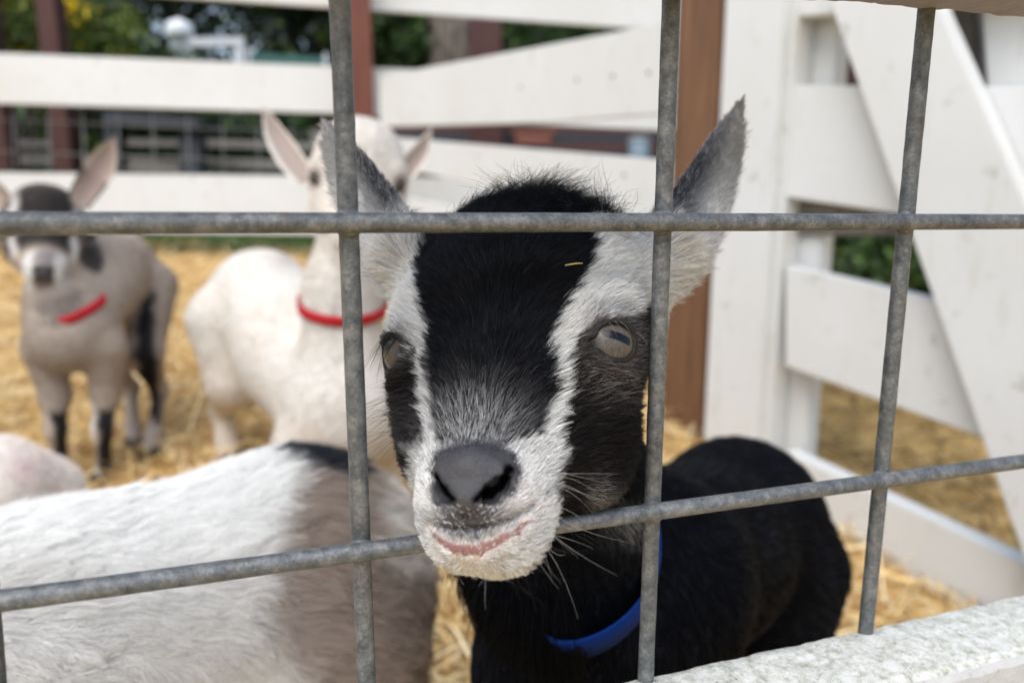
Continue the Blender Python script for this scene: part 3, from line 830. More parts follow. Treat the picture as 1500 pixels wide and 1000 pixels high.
def rail(name, near_top, far_top, label, hgt, depth, toward):
    """rail running along the panel: far_top line just behind the panel"""
    a, b = [plane_hit(x, y, p1+PN*.006, PN) for x, y in far_top]
    b[2] = b[2]; n_ = 420
    t = np.linspace(0, 1, n_); base = a+(b-a)*t[:, None]
    prof = []                                            # cross-section (towards camera distance, height)
    if toward == 'bottom':
        prof = [(0, -hgt), (0, -.004), (.0015, -.001), (.005, 0), (.010, .0004), (.016, .0003), (.022, 0), (depth-.004, -.0006), (depth-.0012, -.002), (depth, -.005), (depth, -.02), (depth, -hgt)]
    else:
        prof = [(0, hgt), (0, .004), (.0012, .001), (.004, 0), (.012, 0), (.022, 0), (depth-.004, 0), (depth-.001, .0012), (depth, .004), (depth, .012), (depth, .02), (depth, hgt)]
    k = len(prof); V = np.zeros((n_, k, 3))
    for j, (d, h) in enumerate(prof): V[:, j] = base-PN*d+np.array([0, 0, h])
    Vf = V.reshape(-1, 3)
    Vf = Vf+(vnoise(Vf, 160, 2)*.0006+vnoise(Vf, 420, 4)*.0003)[:, None]*np.array([0, 0, 1])+(vnoise(Vf, 190, 5)*.0004)[:, None]*PN
    I = np.arange(n_*k).reshape(n_, k)
    Q = np.stack([I[:-1, :-1], I[1:, :-1], I[1:, 1:], I[:-1, 1:]], -1).reshape(-1, 4)
    Q2 = np.stack([I[:-1, -1], I[1:, -1], I[1:, 0], I[:-1, 0]], -1)
    F = [list(map(int, q)) for q in np.vstack([Q, Q2])]+[list(map(int, I[0, ::-1])), list(map(int, I[-1]))]
    o = mesh(name, Vf, F, M_RAIL if toward == 'bottom' else M_RAIL_SHADED, smooth=False)
    bm = bmesh.new(); bm.from_mesh(o.data); bmesh.ops.recalc_face_normals(bm, faces=bm.faces); bm.to_mesh(o.data); bm.free()
    return tag(o, label, 'rail', 'white rails holding the wire panel')
rail('fence_rail', None, [(-500, 1299), (2300, 692)], 'white wooden rail with mossy top along the bottom right corner under the wires', .085, .034, 'bottom')
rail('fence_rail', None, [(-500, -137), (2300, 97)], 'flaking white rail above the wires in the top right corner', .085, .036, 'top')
# ------------------------------------------------------------------ goats
BLK = np.array([.0058, .0062, .0080]); BRN = np.array([.0095, .0075, .007]); WHT = np.array([.80, .79, .76])
GRY = np.array([.20, .20, .21]); PINK = np.array([.62, .36, .30]); NOSE = np.array([.046, .045, .050]); LIP = np.array([.23, .10, .085])
def goat_body(S, chest, rump, rc, rr, neck0, neck1, rn0, rn1, legs, belly=.0, k=.03):
    mid = (chest+rump)/2+np.array([0, 0, -belly])
    S.chain([chest, mid, rump], [rc, max(rc, rr)*1.0, rr], k=k)
    S.cone(neck0, neck1, rn0, rn1, k=k)
    for L in legs:
        S.chain(L['p'], L['r'], k=.012)
def leg(hip, foot, r=.028, hind=False, fwd=None):
    """hip at the top of the limb, foot on the ground; fwd = horizontal heading"""
    hip = np.asarray(hip, float); foot = np.asarray(foot, float); foot[2] = gz(foot[0], foot[1])
    h = hip[2]-foot[2]; f = np.zeros(3) if fwd is None else nrm(fwd)
    if hind:
        p = [hip, hip*.62+foot*.38+f*.035, hip*.34+foot*.66-f*.035, hip*.12+foot*.88-f*.004, foot+np.array([0, 0, .012])+f*.008]
        r_ = [r*1.5, r, r*.42, r*.36, r*.46]
    else:
        p = [hip, hip*.66+foot*.34-f*.008, hip*.42+foot*.58+f*.006, hip*.12+foot*.88, foot+np.array([0, 0, .012])+f*.008]
        r_ = [r*1.25, r*.75, r*.5, r*.36, r*.46]
    return dict(p=[np.asarray(q) for q in p], r=r_, foot=foot, f=f)
M_HOOF = plain('hoof_horn', L3(62, 56, 50), .5)
def hooves(legs, parent, s=1.0):
    for L in legs:
        for q in (-1, 1):
            c = L['foot']; f = L['f'] if np.linalg.norm(L['f']) > 0 else np.array([0, -1., 0]); sd_ = np.cross(f, [0, 0, 1])
            S_ = SDF().ell(c+sd_*.006*s*q+np.array([0, 0, .009])+f*.012*s, np.array([.0065, .014, .0115])*s, np.stack([sd_, f, [0, 0, 1]]), k=.002)
            Vv, Qq, _ = surface_nets(S_, c-.035*s, c+.035*s, .004)
            Vv[:, 2] = np.maximum(Vv[:, 2], gz(Vv[:, 0], Vv[:, 1])-.001)
            mesh('hoof', Vv, Qq, M_HOOF, parent, True)

def eye_mat():
    m, n, b = mat('goat_eye')
    tc = NN(n, 'ShaderNodeTexCoord'); sp = NN(n, 'ShaderNodeSeparateXYZ'); n.links.new(tc.outputs['Object'], sp.inputs[0])
    def M(op, a, b_=None):
        x = NN(n, 'ShaderNodeMath', operation=op)
        for i, v in enumerate((a, b_)):
            if v is None: continue
            if isinstance(v, (int, float)): x.inputs[i].default_value = v
            else: n.links.new(v, x.inputs[i])
        return x.outputs[0]
    X, Y = sp.outputs['X'], sp.outputs['Y']
    rad = M('SQRT', M('ADD', M('MULTIPLY', X, X), M('MULTIPLY', Y, Y)))
    iris = ramp(n, rad, [(.0, G4(1)), (.80, G4(1)), (.86, G4(0))])
    ang = M('ARCTAN2', X, Y)
    cb = NN(n, 'ShaderNodeCombineXYZ'); n.links.new(M('MULTIPLY', ang, 3.0), cb.inputs[0]); n.links.new(M('MULTIPLY', rad, .8), cb.inputs[1])
    fib = noise(n, cb.outputs[0], 4, 6, .7)
    ic = ramp(n, fib, [(.3, L3(54, 50, 46)), (.5, L3(84, 78, 71)), (.7, L3(110, 103, 95))])
    ic = mix(n, ramp(n, rad, [(.6, G4(0)), (.82, G4(.85))]), ic, L3(70, 60, 54))
    # slot pupil
    px_ = M('MAXIMUM', M('SUBTRACT', M('ABSOLUTE', X), .38), 0.0)
    pd = M('SQRT', M('ADD', M('MULTIPLY', px_, px_), M('MULTIPLY', Y, Y)))
    pm = ramp(n, pd, [(.125, G4(1)), (.155, G4(0))])
    c = mix(n, pm, ic, (.004, .005, .009, 1))
    c = mix(n, iris, (.012, .011, .012, 1), c)
    n.links.new(c, b.inputs['Base Color']); b.inputs['Roughness'].default_value = .25
    b.inputs['Coat Weight'].default_value = .2; b.inputs['Coat Roughness'].default_value = .06; b.inputs['Specular IOR Level'].default_value = .15
    return m
M_EYE = eye_mat()
def eyeball(C, gaze, upv, r, parent):
    me = bpy.data.meshes.new('eye'); bm = bmesh.new(); bmesh.ops.create_uvsphere(bm, u_segments=40, v_segments=24, radius=1)
    bm.to_mesh(me); bm.free()
    o = link('eye', me, M_EYE, None)
    z = nrm(gaze); x = nrm(np.cross(upv, z)); y = np.cross(z, x)
    o.parent = parent
    Mx = Matrix(((x[0], y[0], z[0], C[0]), (x[1], y[1], z[1], C[1]), (x[2], y[2], z[2], C[2]), (0, 0, 0, 1)))
    o.matrix_parent_inverse = Matrix.Translation(-Vector(parent.location))
    o.matrix_basis = Mx @ Matrix.Diagonal((r, r, r, 1))
    return o

def collar(S, c, nv, up, m, parent, width=.011, off=.003, n=96, inner=None, sink=None, cl=1.3):
    """band hugging the neck surface of S in the plane through c with normal nv"""
    nv = nrm(nv); a = nrm(np.cross(nv, up)); b = np.cross(nv, a)
    ring = []
    for th in np.linspace(0, 2*math.pi, n, endpoint=False):
        d = a*math.cos(th)+b*math.sin(th)
        ts = np.linspace(.004, .12, 120); v = S(c+d*ts[:, None]); i = np.argmax(v > 0) if (v > 0).any() else 119
        ring.append(ts[i])
    r = np.array(ring); r = np.minimum(r, np.percentile(r, 25)*cl)
    if sink is not None:
        th = np.linspace(0, 2*math.pi, n, endpoint=False); e_ = c+(np.cos(th)[:, None]*a+np.sin(th)[:, None]*b)*r[:, None]
        r = r-sink(proj(e_))
    for _ in range(6): r = (np.roll(r, 1)+r*2+np.roll(r, -1))/4
    th = np.linspace(0, 2*math.pi, n, endpoint=False); D = np.cos(th)[:, None]*a+np.sin(th)[:, None]*b
    V = []
    for rr_, w in ((off, -.5), (off+.0014, -.44), (off+.0018, 0), (off+.0014, .44), (off, .5), (off-.001, 0)):
        V.append(c+D*(r+rr_)[:, None]+nv*width*w)
    V = np.stack(V, 1).reshape(-1, 3); k = 6
    I = np.arange(n*k).reshape(n, k)
    Q = np.stack([I, np.roll(I, -1, 0), np.roll(np.roll(I, -1, 0), -1, 1), np.roll(I, -1, 1)], -1).reshape(-1, 4)
    return mesh('collar', V, Q, m, parent, True)
def webbing(name, col):
    m, n, b = mat(name); b.inputs['Roughness'].default_value = .7; b.inputs['Specular IOR Level'].default_value = .15
    h = noise(n, pos(n), 900, 2, .5)
    n.links.new(mix(n, h, col, tuple(c*.7 for c in col[:3])+(1,)), b.inputs['Base Color']); bump(n, b, h, .5, .0005); return m

# ============================ the black and white kid looking through the wires
def black_kid():
    H = Frame(P(722, 495, .232), camv(-.13, -.77, .62), camv(.965, .05, .26))
    S = SDF(); head_sdf(S, H); s = .01
    S.ell(H.w(0, -4.4, -2.7), np.array([4.4, 3.3, 3.3])*s, H.R, k=1.2*s)
    for q in (-1, 1): S.ell(H.w(2.9*q, -2.4, -2.3), np.array([1.7, 2.2, 1.9])*s, H.R, k=1.4*s)
    S.cone(H.w(3.2, -3.9, -3.9), P(972, 372, .279), .014, .0105, k=.01); S.cone(H.w(-3.2, -3.9, -3.9), P(590, 375, .279), .014, .0105, k=.01)
    chest = P(925, 850, .44); rump = P(1077, 780, .62)
    fwd = nrm((chest-rump)*[1, 1, 0]); sd_ = np.cross(fwd, [0, 0, 1])
    legs = [leg(chest+sd_*.035*q+[0, 0, -.02], chest+sd_*.04*q+fwd*.01, .024, False, fwd) for q in (-1, 1)] + \
           [leg(rump+sd_*.045*q+[0, 0, -.02], rump+sd_*.05*q-fwd*.03, .032, True, fwd) for q in (-1, 1)]
    S2 = SDF()
    S2.chain([chest, (chest*.5+rump*.5)+[0, 0, -.002], rump], [.066, .060, .072], k=.03)
    S2.ell(rump+[0, 0, .012], [.064, .064, .066], k=.03)
    neck_a = H.w(0, -3.4, -4.2); neck_b = P(838, 985, .385)
    S2.chain([neck_a, P(812, 720, .325), neck_b, chest], [.034, .036, .046, .06], k=.03)
    for L in legs: S2.chain(L['p'], L['r'], k=.012)
    S.chain([neck_a, P(812, 720, .325), neck_b], [.034, .036, .046], k=.018)
    # --- eye sockets, nostrils and mouth, carved where the surface is
    eR = S.hit(900, 502); l, n_, f = H.loc(eR)
    eyes = []
    for q in (1, -1):
        g = H.w(abs(l)*q, n_, f) if q < 0 else eR
        nn = S.grad(g[None])[0]
        eyes.append((g, nn))
    E = []
    ER = .0098; AX = []
    for q, (g, nn) in zip((1, -1), eyes):
        c = g-nn*.0068; gv = nrm(nn+(.18*H.F+.05*H.L if q > 0 else -.5*H.L-.1*H.F)-.12*H.N)
        E.append((c, gv)); ov = nrm(nn*.8+gv*.2)                  # gaze, and the way the lids open
        ya = nrm(-H.N+ov*(H.N@ov)); xa = np.cross(ya, ov); ya = nrm(ya+xa*.10*-q); xa = np.cross(ya, ov)
        S.ell(c, [ER+.0009]*3, k=.0035)
        S.ell(c+ya*.0065+ov*.0062, [.0065, .0018, .003], np.stack([xa, ya, ov]), k=.003)         # brow fold
        o_ = c+ov*ER
        S.ell(o_, [.0069, .0055, .0075], np.stack([xa, ya, ov]), k=.0009, mode='sub')
        S.ell(o_-xa*q*.0068-ya*.0022-ov*.001, [.0026, .0015, .004], np.stack([xa, ya, ov]), k=.0009, mode='sub')
        AX.append((o_, xa, ya, q))
    def eyem(X):
        m = np.full(len(X), 9.)
        for o_, xa, ya, q in AX:
            v = X-o_; d = np.sqrt((v@xa/.0069)**2+(v@ya/.0055)**2); v2 = v+xa*q*.0068+ya*.0022
            d2 = np.sqrt((v2@xa/.0034)**2+(v2@ya/.0025)**2)+.02
            m = np.where(np.linalg.norm(v, axis=1) < .02, np.minimum(m, np.minimum(d, d2)), m)
        return m
    base = SDF(); base.ops = list(S.ops)
    def path(pts, rad, k=.0012, depth=.0, mode='sub'):
        X = [base.hit(x, y) for x, y in pts]; X = [x for x in X if x is not None]
        G = base.grad(np.array(X)); X = [x-g*depth for x, g in zip(X, G)]
        r = np.interp(np.linspace(0, 1, len(X)), np.linspace(0, 1, len(rad)), rad); S.chain(X, r, k=k, mode=mode); return X
    # nose pad swell and nostril wings
    path([(655, 690), (690, 682), (728, 690)], [.0030, .0042, .0030], k=.006, depth=.0012, mode='add')
    path([(668, 715), (684, 728), (700, 716)], [.0020, .0026, .0020], k=.004, depth=.0004, mode='add')
    path([(745, 688), (733, 705), (716, 720), (700, 732)], [.0012, .0028, .0030, .0014], k=.0014, depth=.0016)
    path([(632, 690), (640, 706), (650, 722), (664, 734)], [.0007, .0018, .0022, .0010], k=.0014, depth=.001)
    path([(682, 738), (680, 758), (679, 780)], [.0007, .0008, .0005], k=.001, depth=.0003)
    path([(632, 768), (650, 776), (690, 778), (735, 768), (775, 746), (812, 712), (830, 690)], [.0008, .001, .0010, .001, .0009, .0005], k=.0014, depth=.0004)
    path([(640, 790), (668, 803), (705, 806), (745, 790), (778, 768)], [.0012, .0022, .0026, .0022, .0010], k=.003, depth=.0006, mode='add')
    lo = H.O-[.10, .13, .13]; hi = H.O+[.11, .14, .12]
    # clip the head part where the neck takes over
    Vh, Qh, Nh = surface_nets(S, lo, hi, .0017)
    def sel(V):
        px, py, t = proj(V); m_ = (px > 612) & (px < 860) & (py > 635) & (py < 835) & (t < .25)
        for g, _ in eyes: m_ |= np.linalg.norm(V-g, axis=1) < .013
        return m_
    Vh, Qh, Nh = refine(S, Vh, Qh, sel, 2)
    allp = np.array([chest, rump, neck_a, neck_b]+[L['foot'] for L in legs])
    Vb, Qb, Nb = surface_nets(S2, allp.min(0)-.11, allp.max(0)+.10, .0055)
    # --- ears, the backs turned to the camera
    away = nrm(FW+.15*UP)
    eR_ = ear_geo(PP([(948, 410, .278), (998, 350, .283), (1033, 280, .290), (1060, 214, .294), (1086, 148, .296)]),
                  [nrm(RT*.55+UP*-.85-FW*.15), nrm(RT*.72+UP*-.70-FW*.1), nrm(RT*.86+UP*-.5), nrm(RT*.9+UP*-.4), nrm(RT*.92+UP*-.35)],
                  [nrm(away+RT*.35)]*5, [.0135, .0150, .0118, .0075, .0006], .5)
    eL_ = ear_geo(PP([(612, 408, .278), (566, 350, .283), (531, 283, .290), (503, 228, .294), (476, 180, .296)]),
                  [nrm(-RT*.6-UP*.8), nrm(-RT*.76-UP*.66), nrm(-RT*.86-UP*.5), nrm(-RT*.9-UP*.4), nrm(-RT*.92-UP*.35)],
                  [nrm(away-RT*.35)]*5, [.0135, .0150, .0118, .0075, .0006], .5)
    # --- coat pattern in the photograph's face
    BLAZE = [(655, 300), (628, 350), (612, 395), (624, 440), (640, 500), (641, 560), (643, 610), (648, 640), (668, 650), (700, 655), (742, 650), (768, 636), (784, 608), (796, 560), (796, 508), (807, 470), (832, 425), (862, 372), (858, 335), (872, 310), (880, 268), (800, 235), (700, 235), (640, 265)]
    LST = [(610, 330), (585, 372), (560, 410), (552, 455), (560, 488), (592, 492), (618, 522), (624, 570), (626, 640), (618, 690), (644, 690), (640, 650), (636, 600), (634, 560), (636, 500), (636, 420), (640, 330)]
    RST = [(850, 330), (955, 330), (958, 400), (945, 440), (915, 462), (872, 470), (846, 492), (817, 530), (815, 580), (815, 620), (810, 670), (802, 700), (812, 745), (806, 790), (780, 822), (740, 842), (680, 845), (630, 810), (610, 770), (606, 700), (640, 660), (740, 655), (782, 640), (803, 590), (800, 540), (794, 485), (822, 420), (848, 380)]
    MUZ = [(606, 660), (640, 655), (690, 650), (740, 655), (785, 645), (822, 662), (810, 720), (812, 765), (790, 815), (750, 850), (680, 860), (620, 830), (600, 760)]
    PAD = [(634, 692), (640, 668), (662, 655), (690, 650), (725, 654), (748, 668), (757, 690), (752, 712), (732, 735), (716, 756), (698, 782), (668, 780), (648, 756), (636, 724)]
    LIPP = [(633, 778), (650, 790), (668, 796), (695, 797), (723, 791), (750, 778), (778, 759), (781, 765), (758, 786), (732, 803), (700, 815), (668, 813), (646, 799)]
    def pat(X, nor=None, hair=True):
        px, py, t = proj(X); q = H.loc(X)
        n2 = vnoise(X, 420, 1)*7+vnoise(X, 160, 2)*9
        px = px+n2*.6; py = py+n2*.4
        C = np.tile(BLK, (len(X), 1))
        face = ((q[:, 1] > -6.5) & (q[:, 2] > -7.5) & (t < .33)).astype(float)
        side_br = soft(q[:, 1], -1.5, 1)*soft(q[:, 2], -6, -2.5)
        C = lay(C, face*side_br*.9, BRN)
        w = lambda poly, e=5: 1-soft(poly_sd(px, py, poly), -e, e)
        fr0 = (t < .27)
        mid = face*soft(q[:, 2], -6.2, -5.2)
        C = lay(C, w(MUZ, 8)*mid, WHT)
        if hair: C = lay(C, w(MUZ, 8)*mid*(rng.random(len(X)) < .12), np.array([.26, .25, .25]))
        C = lay(C, w(LST)*mid, WHT*.97)
        C = lay(C, w(RST)*mid, WHT*.97)
        if hair: C = lay(C, w(MUZ, 8)*mid*(rng.random(len(X)) < .07), np.array([.28, .27, .27]))
        C = lay(C, w(BLAZE, 4)*mid, BLK)
        for er in ([(948, 300), (1050, 300), (1020, 420), (990, 480), (956, 470)], [(500, 300), (603, 300), (606, 340), (585, 385), (560, 450), (520, 420)]):
            C = lay(C, w(er, 4)*(t < .31)*(q[:, 1] < -1), WHT*.95)
        # hairs turning grey over the bridge of the nose
        g = np.exp(-(((px-694)/66)**2+((py-634)/46)**2)**1.2)*mid
        rnd = rng.random(len(X)) if hair else .5
        C = lay(C, np.clip(g*1.0, 0, 1)*(rnd < (.66 if hair else 1)), np.where(rng.random(len(X))[:, None] < .6, .42, .2)*np.ones(3) if hair else np.array([.16, .16, .16]))
        # grey shading above the right eye and round the lids
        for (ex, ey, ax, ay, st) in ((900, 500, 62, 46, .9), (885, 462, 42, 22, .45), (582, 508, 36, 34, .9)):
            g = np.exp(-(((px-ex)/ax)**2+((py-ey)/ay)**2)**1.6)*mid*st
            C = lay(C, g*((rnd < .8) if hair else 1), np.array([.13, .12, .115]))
        g = np.exp(-(((px-880)/48)**2+((py-560)/34)**2)**1.4)*mid
        C = lay(C, g*((rnd < .28) if hair else .4), np.array([.26, .23, .21]))
        g = np.exp(-(((px-690)/68)**2+((py-764)/30)**2)**1.6)*mid
        C = lay(C, g*((rnd < .84) if hair else .8), np.array([.06, .055, .058]))
        if hair: C = lay(C, np.where(poly_sd(px, py, PAD) < 0, 1, (1-soft(poly_sd(px, py, PAD), 0, 11))*(rng.random(len(X)) < .9))*fr0*(py < 742), np.array([.055, .055, .06]))
        g = np.exp(-(((px-780)/40)**2+((py-735)/34)**2)**1.3)*mid
        C = lay(C, g*((rnd < .10) if hair else .25), np.array([.45, .30, .27]))
        # pale tufts on the cheek where it touches the wire
        g = np.exp(-(((px-905)/24)**2+((py-742)/22)**2))*(t < .34)
        C = lay(C, g*((rnd < .75) if hair else .3), np.array([.34, .32, .31]))
        g = np.exp(-(((px-868)/16)**2+((py-725)/24)**2))*(t < .34)
        C = lay(C, g*((rnd < .4) if hair else .2), np.array([.34, .32, .31]))
        return C, px, py, t, q
    NOS = [[(752, 686), (746, 700), (730, 716), (712, 730), (698, 737), (694, 731), (708, 720), (724, 706), (738, 692), (745, 680)], [(637, 698), (642, 710), (652, 723), (664, 735), (667, 731), (655, 717), (646, 702), (641, 694)]]
    # skin
    def skin(X, N):
        C, px, py, t, q = pat(X, N, False)
        lum = C.mean(1)
        white = soft(lum, .12, .5)
        C = lay(C, white*.55, np.array([.58, .46, .41]))
        fr = (t < .30)
        pad = (1-soft(poly_sd(px, py, PAD), 2, 20))*fr
        C = lay(C, pad, NOSE)
        for no in NOS: C = lay(C, (1-soft(poly_sd(px, py, no), -1, 3.5))*fr, np.array([.002, .002, .002]))
        lip = (1-soft(poly_sd(px, py, LIPP), -2, 3))*fr
        C = lay(C, lip, LIP); skin.wet = np.maximum(pad*1.1, lip*1.4)
        for no in NOS: skin.wet = skin.wet*soft(poly_sd(px, py, no), 2, 7)
        C = lay(C, 1-soft(eyem(X), 1.2, 1.6), np.array([.012, .010, .010]))
        return C
    PADFAR = lambda px, py: poly_sd(px, py, PAD)
    root_ = empty('goat_kid', gpt(chest), 'black kid with white face stripes and blue collar poking its muzzle through the wires', 'goat', 'goat kids in the pen')
    Ve, Qe = join_geo([(Vh, Qh), (Vb, Qb), (eR_['V'], eR_['Q']), (eL_['V'], eL_['Q'])])
    def earcol(Ed, right):
        g = Ed['a']; u = Ed['u'];
        inner = Ed['side'] > 0
        up_edge = soft(-g, -.75, .55)*soft(u, .22, .40)              # a=-1 is the upper edge
        dark = up_edge*(1-soft(u, .55, 1.0)*.55)*(1 if right else 1)
        C = np.tile(np.array([.78, .78, .77]), (len(u), 1))*(1-.45*soft(u, .42, .72))[:, None]
        C = lay(C, dark*.96, np.array([.018, .019, .023]))
        C = lay(C, inner*.8, np.array([.52, .40, .36]))
        return C
    ch = skin(Vh, Nh); cols = np.vstack([ch, np.tile(BLK, (len(Vb), 1)), earcol(eR_, True), earcol(eL_, False)])
    mesh('body', Ve, Qe, M_FACESKIN, root_, True, cols, wet=np.concatenate([np.maximum(skin.wet, (eyem(Vh) < 1.35)*.6), np.zeros(len(cols)-len(Vh))]))
    for c, gdir in E: eyeball(c, gdir, nrm(-H.N+.35*H.F*0), .0098, root_)
    hooves(legs, root_)
    # --- fur
    def comb_head(X, N, q):
        l, n, f = q[:, 0], q[:, 1], q[:, 2]
        c = -H.N[None]*1.0+H.L[None]*(np.clip(l, -2.5, 2.5)*.32)[:, None]-H.F[None]*(.15+.25*np.abs(l))[:, None]
        # muzzle and chin hair sweeps back and down
        mz = soft(n, 3.4, 5.0)*soft(-f, 1.9, 3.0)
        c2 = H.N[None]*.25-H.F[None]*1.0+H.L[None]*(l*.5)[:, None]-UP[None]*.35
        c = c*(1-mz)[:, None]+c2*mz[:, None]
        fh = soft(-n, 2.2, 5.5)*soft(f, -4, -1)      # crown whorl
        c3 = -H.N[None]*.9+H.F[None]*.6+H.L[None]*(l*.2+.25)[:, None]
        c = c*(1-fh)[:, None]+c3*fh[:, None]
        ck = soft(-f, 3.2, 5)*(1-mz)
        c4 = -H.N[None]*.35-H.F[None]*.6-UP[None]*.6+RT[None]*.15
        return nrm(c*(1-ck)[:, None]+c4*ck[:, None])
    X, N = sample(Vh, Qh, Nh, 480000)
    C, px, py, t, q = pat(X, N)
    front = soft(-(N@FW), -.35, .1)
    keep = rng.random(len(X)) < (.25+.75*front)
    sd_pad = poly_sd(px, py, PAD)
    keep &= (sd_pad > -3) | ((py > 742) & (rng.random(len(X)) < .5)) | (rng.random(len(X)) < .3*soft(684-py, 0, 30))
    sd_lip = poly_sd(px, py, LIPP); keep &= (t > .3) | (rng.random(len(X)) < .05+.95*soft(sd_lip, -4, 5))
    deye = eyem(X)
    keep &= deye > 1.24
    keep &= S2(X) > -.004
    X, N, C, px, py, t, q = [a[keep] for a in (X, N, C, px, py, t, q)]; sd_pad = sd_pad[keep]; sd_lip = sd_lip[keep]; deye = deye[keep]
    n_, f_ = q[:, 1], q[:, 2]
    dk_ = C.mean(1) < .03; C = C*np.where(dk_ & (rng.random(len(X)) < .14), rng.uniform(2, 5, len(X)), 1)[:, None]  # some dark hairs lightened as painted highlight strands
    Ln = .0070*np.ones(len(X))
    Ln = Ln*(1-.55*soft(n_, 2.0, 4.6))                         # short on the muzzle
    Ln += .0035*soft(-n_, 3.5, 6.2)*soft(f_, -5, -1.5)            # crown
    Ln += .006*soft(-f_, 4.0, 6.0)*(1-soft(n_, 3.5, 5.5))
    chin = soft(n_, 4.0, 5.2)*soft(-f_, 3.6, 4.5); Ln += .0018*chin
    Ln *= .35+.65*soft(deye, 1.24, 2.0)
    Ln *= .30+.70*soft(sd_pad, -4, 26)
    Ln *= .45+.55*soft(sd_lip, -2, 16)
    lift = .32+.25*soft(-n_, 3.5, 6)+.25*chin+.12*rng.random(len(X))
    rad = .000078+0*Ln
    fur('fur', root_, X, N, comb_head(X, N, q), Ln, lift, C, rad, M_HAIR, k=5, clump=.55, nclump=.035, wild=.14, droop=.5, colvar=.24)
    # crown tuft
    Xc = X[(n_ < -5.2) & (f_ > -5.2) & (py < 345)]; Nc = N[(n_ < -5.2) & (f_ > -5.2) & (py < 345)]
    if len(Xc) > 50:
        ii = rng.choice(len(Xc), 7500); Xc = Xc[ii]; Nc = Nc[ii]; pxc = proj(Xc)[0]
        amp = np.exp(-((pxc-775)/60)**2)*.5+.7*np.exp(-((pxc-885)/18)**2)+.35
        fur('crown_tuft', root_, Xc, Nc, nrm(UP[None]*.9+RT[None]*(.25+.002*(pxc-760))[:, None]+nrm(Nc)*.2), (  .013*amp+.005)*rng.uniform(.5, 1.6, len(Xc)), .75, np.tile(BLK, (len(Xc), 1)), .00008, M_HAIR, k=6, clump=.6, nclump=.05, wild=.3, droop=.7, curl=.15)
    # body and neck
    X, N = sample(Vb, Qb, Nb, 150000)
    k_ = (S(X) > -.002); X, N = X[k_], N[k_]
    Cb = np.tile(BLK, (len(X), 1))*rng.uniform(.5, 1.6, (len(X), 1))*np.where(rng.random((len(X), 1)) < .15, 3.5, 1)*(1+1.2*np.clip(vnoise(X, 30, 9), 0, 1))[:, None]
    hz = X[:, 2]-gz(X[:, 0], X[:, 1])
    cb = nrm(-fwd[None]*.9+np.array([[0, 0, -.75]])+rng.normal(0, .05, (len(X), 3)))
    nk = soft(-(X-chest)@(-fwd), -.01, .05)[:, None]
    cb = nrm(cb*(1-nk)+nk*(np.array([[0, 0, -1.]])-FW[None]*.1))
    fur('coat', root_, X, N, cb, np.where(hz < .12, .005, .009), .2, Cb, .00015, M_HAIR_SOFT, k=4, clump=.6, nclump=.02, wild=.1, droop=.5)
    pxb, pyb, tb_ = proj(X); mk = (pxb > 600) & (pxb < 850) & (pyb > 700) & (pyb < 1100) & (tb_ < .42) & ((N@FW) < .3); XT, NT = X[mk], N[mk]
    # ears
    for Ed, right in ((eR_, True), (eL_, False)):
        e = ear_sample(Ed, 26000); g = earcol(e, right)
        mixr = rng.random(len(g)) < .16
        g = np.where(mixr[:, None], np.array([[.36, .36, .37]]), g)
        cmb = nrm(e['T']*1.0+e['W']*(.5*(e['a'])+.12)[:, None])
        L_ = .0045+.0035*soft(e['a'], .2, 1.0)+.002*soft(1-e['u'], .6, 1)
        L_ = np.where(e['u'] > .85, .0042, L_)
        L_ += .006*(rng.random(len(g)) < .05)*soft(e['a'], .5, 1)
        fur('ear_fur', root_, e['V'], e['N'], cmb, L_*.8, .18+.12*soft(e['a'], .5, 1), g, .00008, M_HAIR, k=4, clump=.55, nclump=.05, wild=.2, droop=.4, colvar=.2)
    # lashes and whiskers
    PT, RD, CC = [], [], []
    def wisk(x0, d0, L_, bend, r0, c):
        s_ = np.linspace(0, 1, 8)[:, None]; d0 = nrm(d0); p = x0+d0*L_*s_+np.asarray(bend)*L_*s_**2
        PT.append(p); RD.append(r0*(1-.8*s_[:, 0])); CC.append(c)
    lidx = S.hit(905, 476); lidl = H.w(-H.loc(lidx)[0], H.loc(lidx)[1], H.loc(lidx)[2])
    for k in range(0, 34, 4):
        x, y = 868+k*2.0, 492-22*math.sin(min(1, k/33)*math.pi*.95)
        h = S.hit(x, y)
        if h is not None: wisk(h, -FW*.8+RT*(.1+.012*k)-UP*.25, .008*rng.uniform(.7, 1.2), -UP*.45, .00005, (.3, .27, .24) if rng.random() < .6 else (.03, .03, .03))
    for k in range(22):
        h = S.hit(564+rng.uniform(0, 22), 484+rng.uniform(0, 10))
        if h is not None: wisk(h, -RT*.7-UP*.7+rng.normal(0, .15, 3), .010*rng.uniform(.6, 1.2), -UP*.5, .00009, (.02, .02, .02))
    for k in range(46):      # left cheek feelers
        h = S.hit(rng.uniform(588, 622), rng.uniform(545, 640))
        if h is not None: wisk(h, -RT*1.0+UP*rng.uniform(-.5, .1)+rng.normal(0, .12, 3), .022*rng.uniform(.4, 1.2), -UP*rng.uniform(-.1, .5), .00006, (.05, .045, .04))
    for k in range(44):      # chin and lip whiskers
        h = S.hit(rng.uniform(640, 830), rng.uniform(735, 835))
        if h is not None:
            a_ = (proj(h[None])[0][0]-700)/110
            wisk(h, RT*a_-UP*.8-FW*.2+rng.normal(0, .25, 3), .015*rng.uniform(.4, 1.3), rng.normal(0, .3, 3)+RT*.2, .00004, (.5, .48, .44) if rng.random() < .5 else (.05, .05, .05))
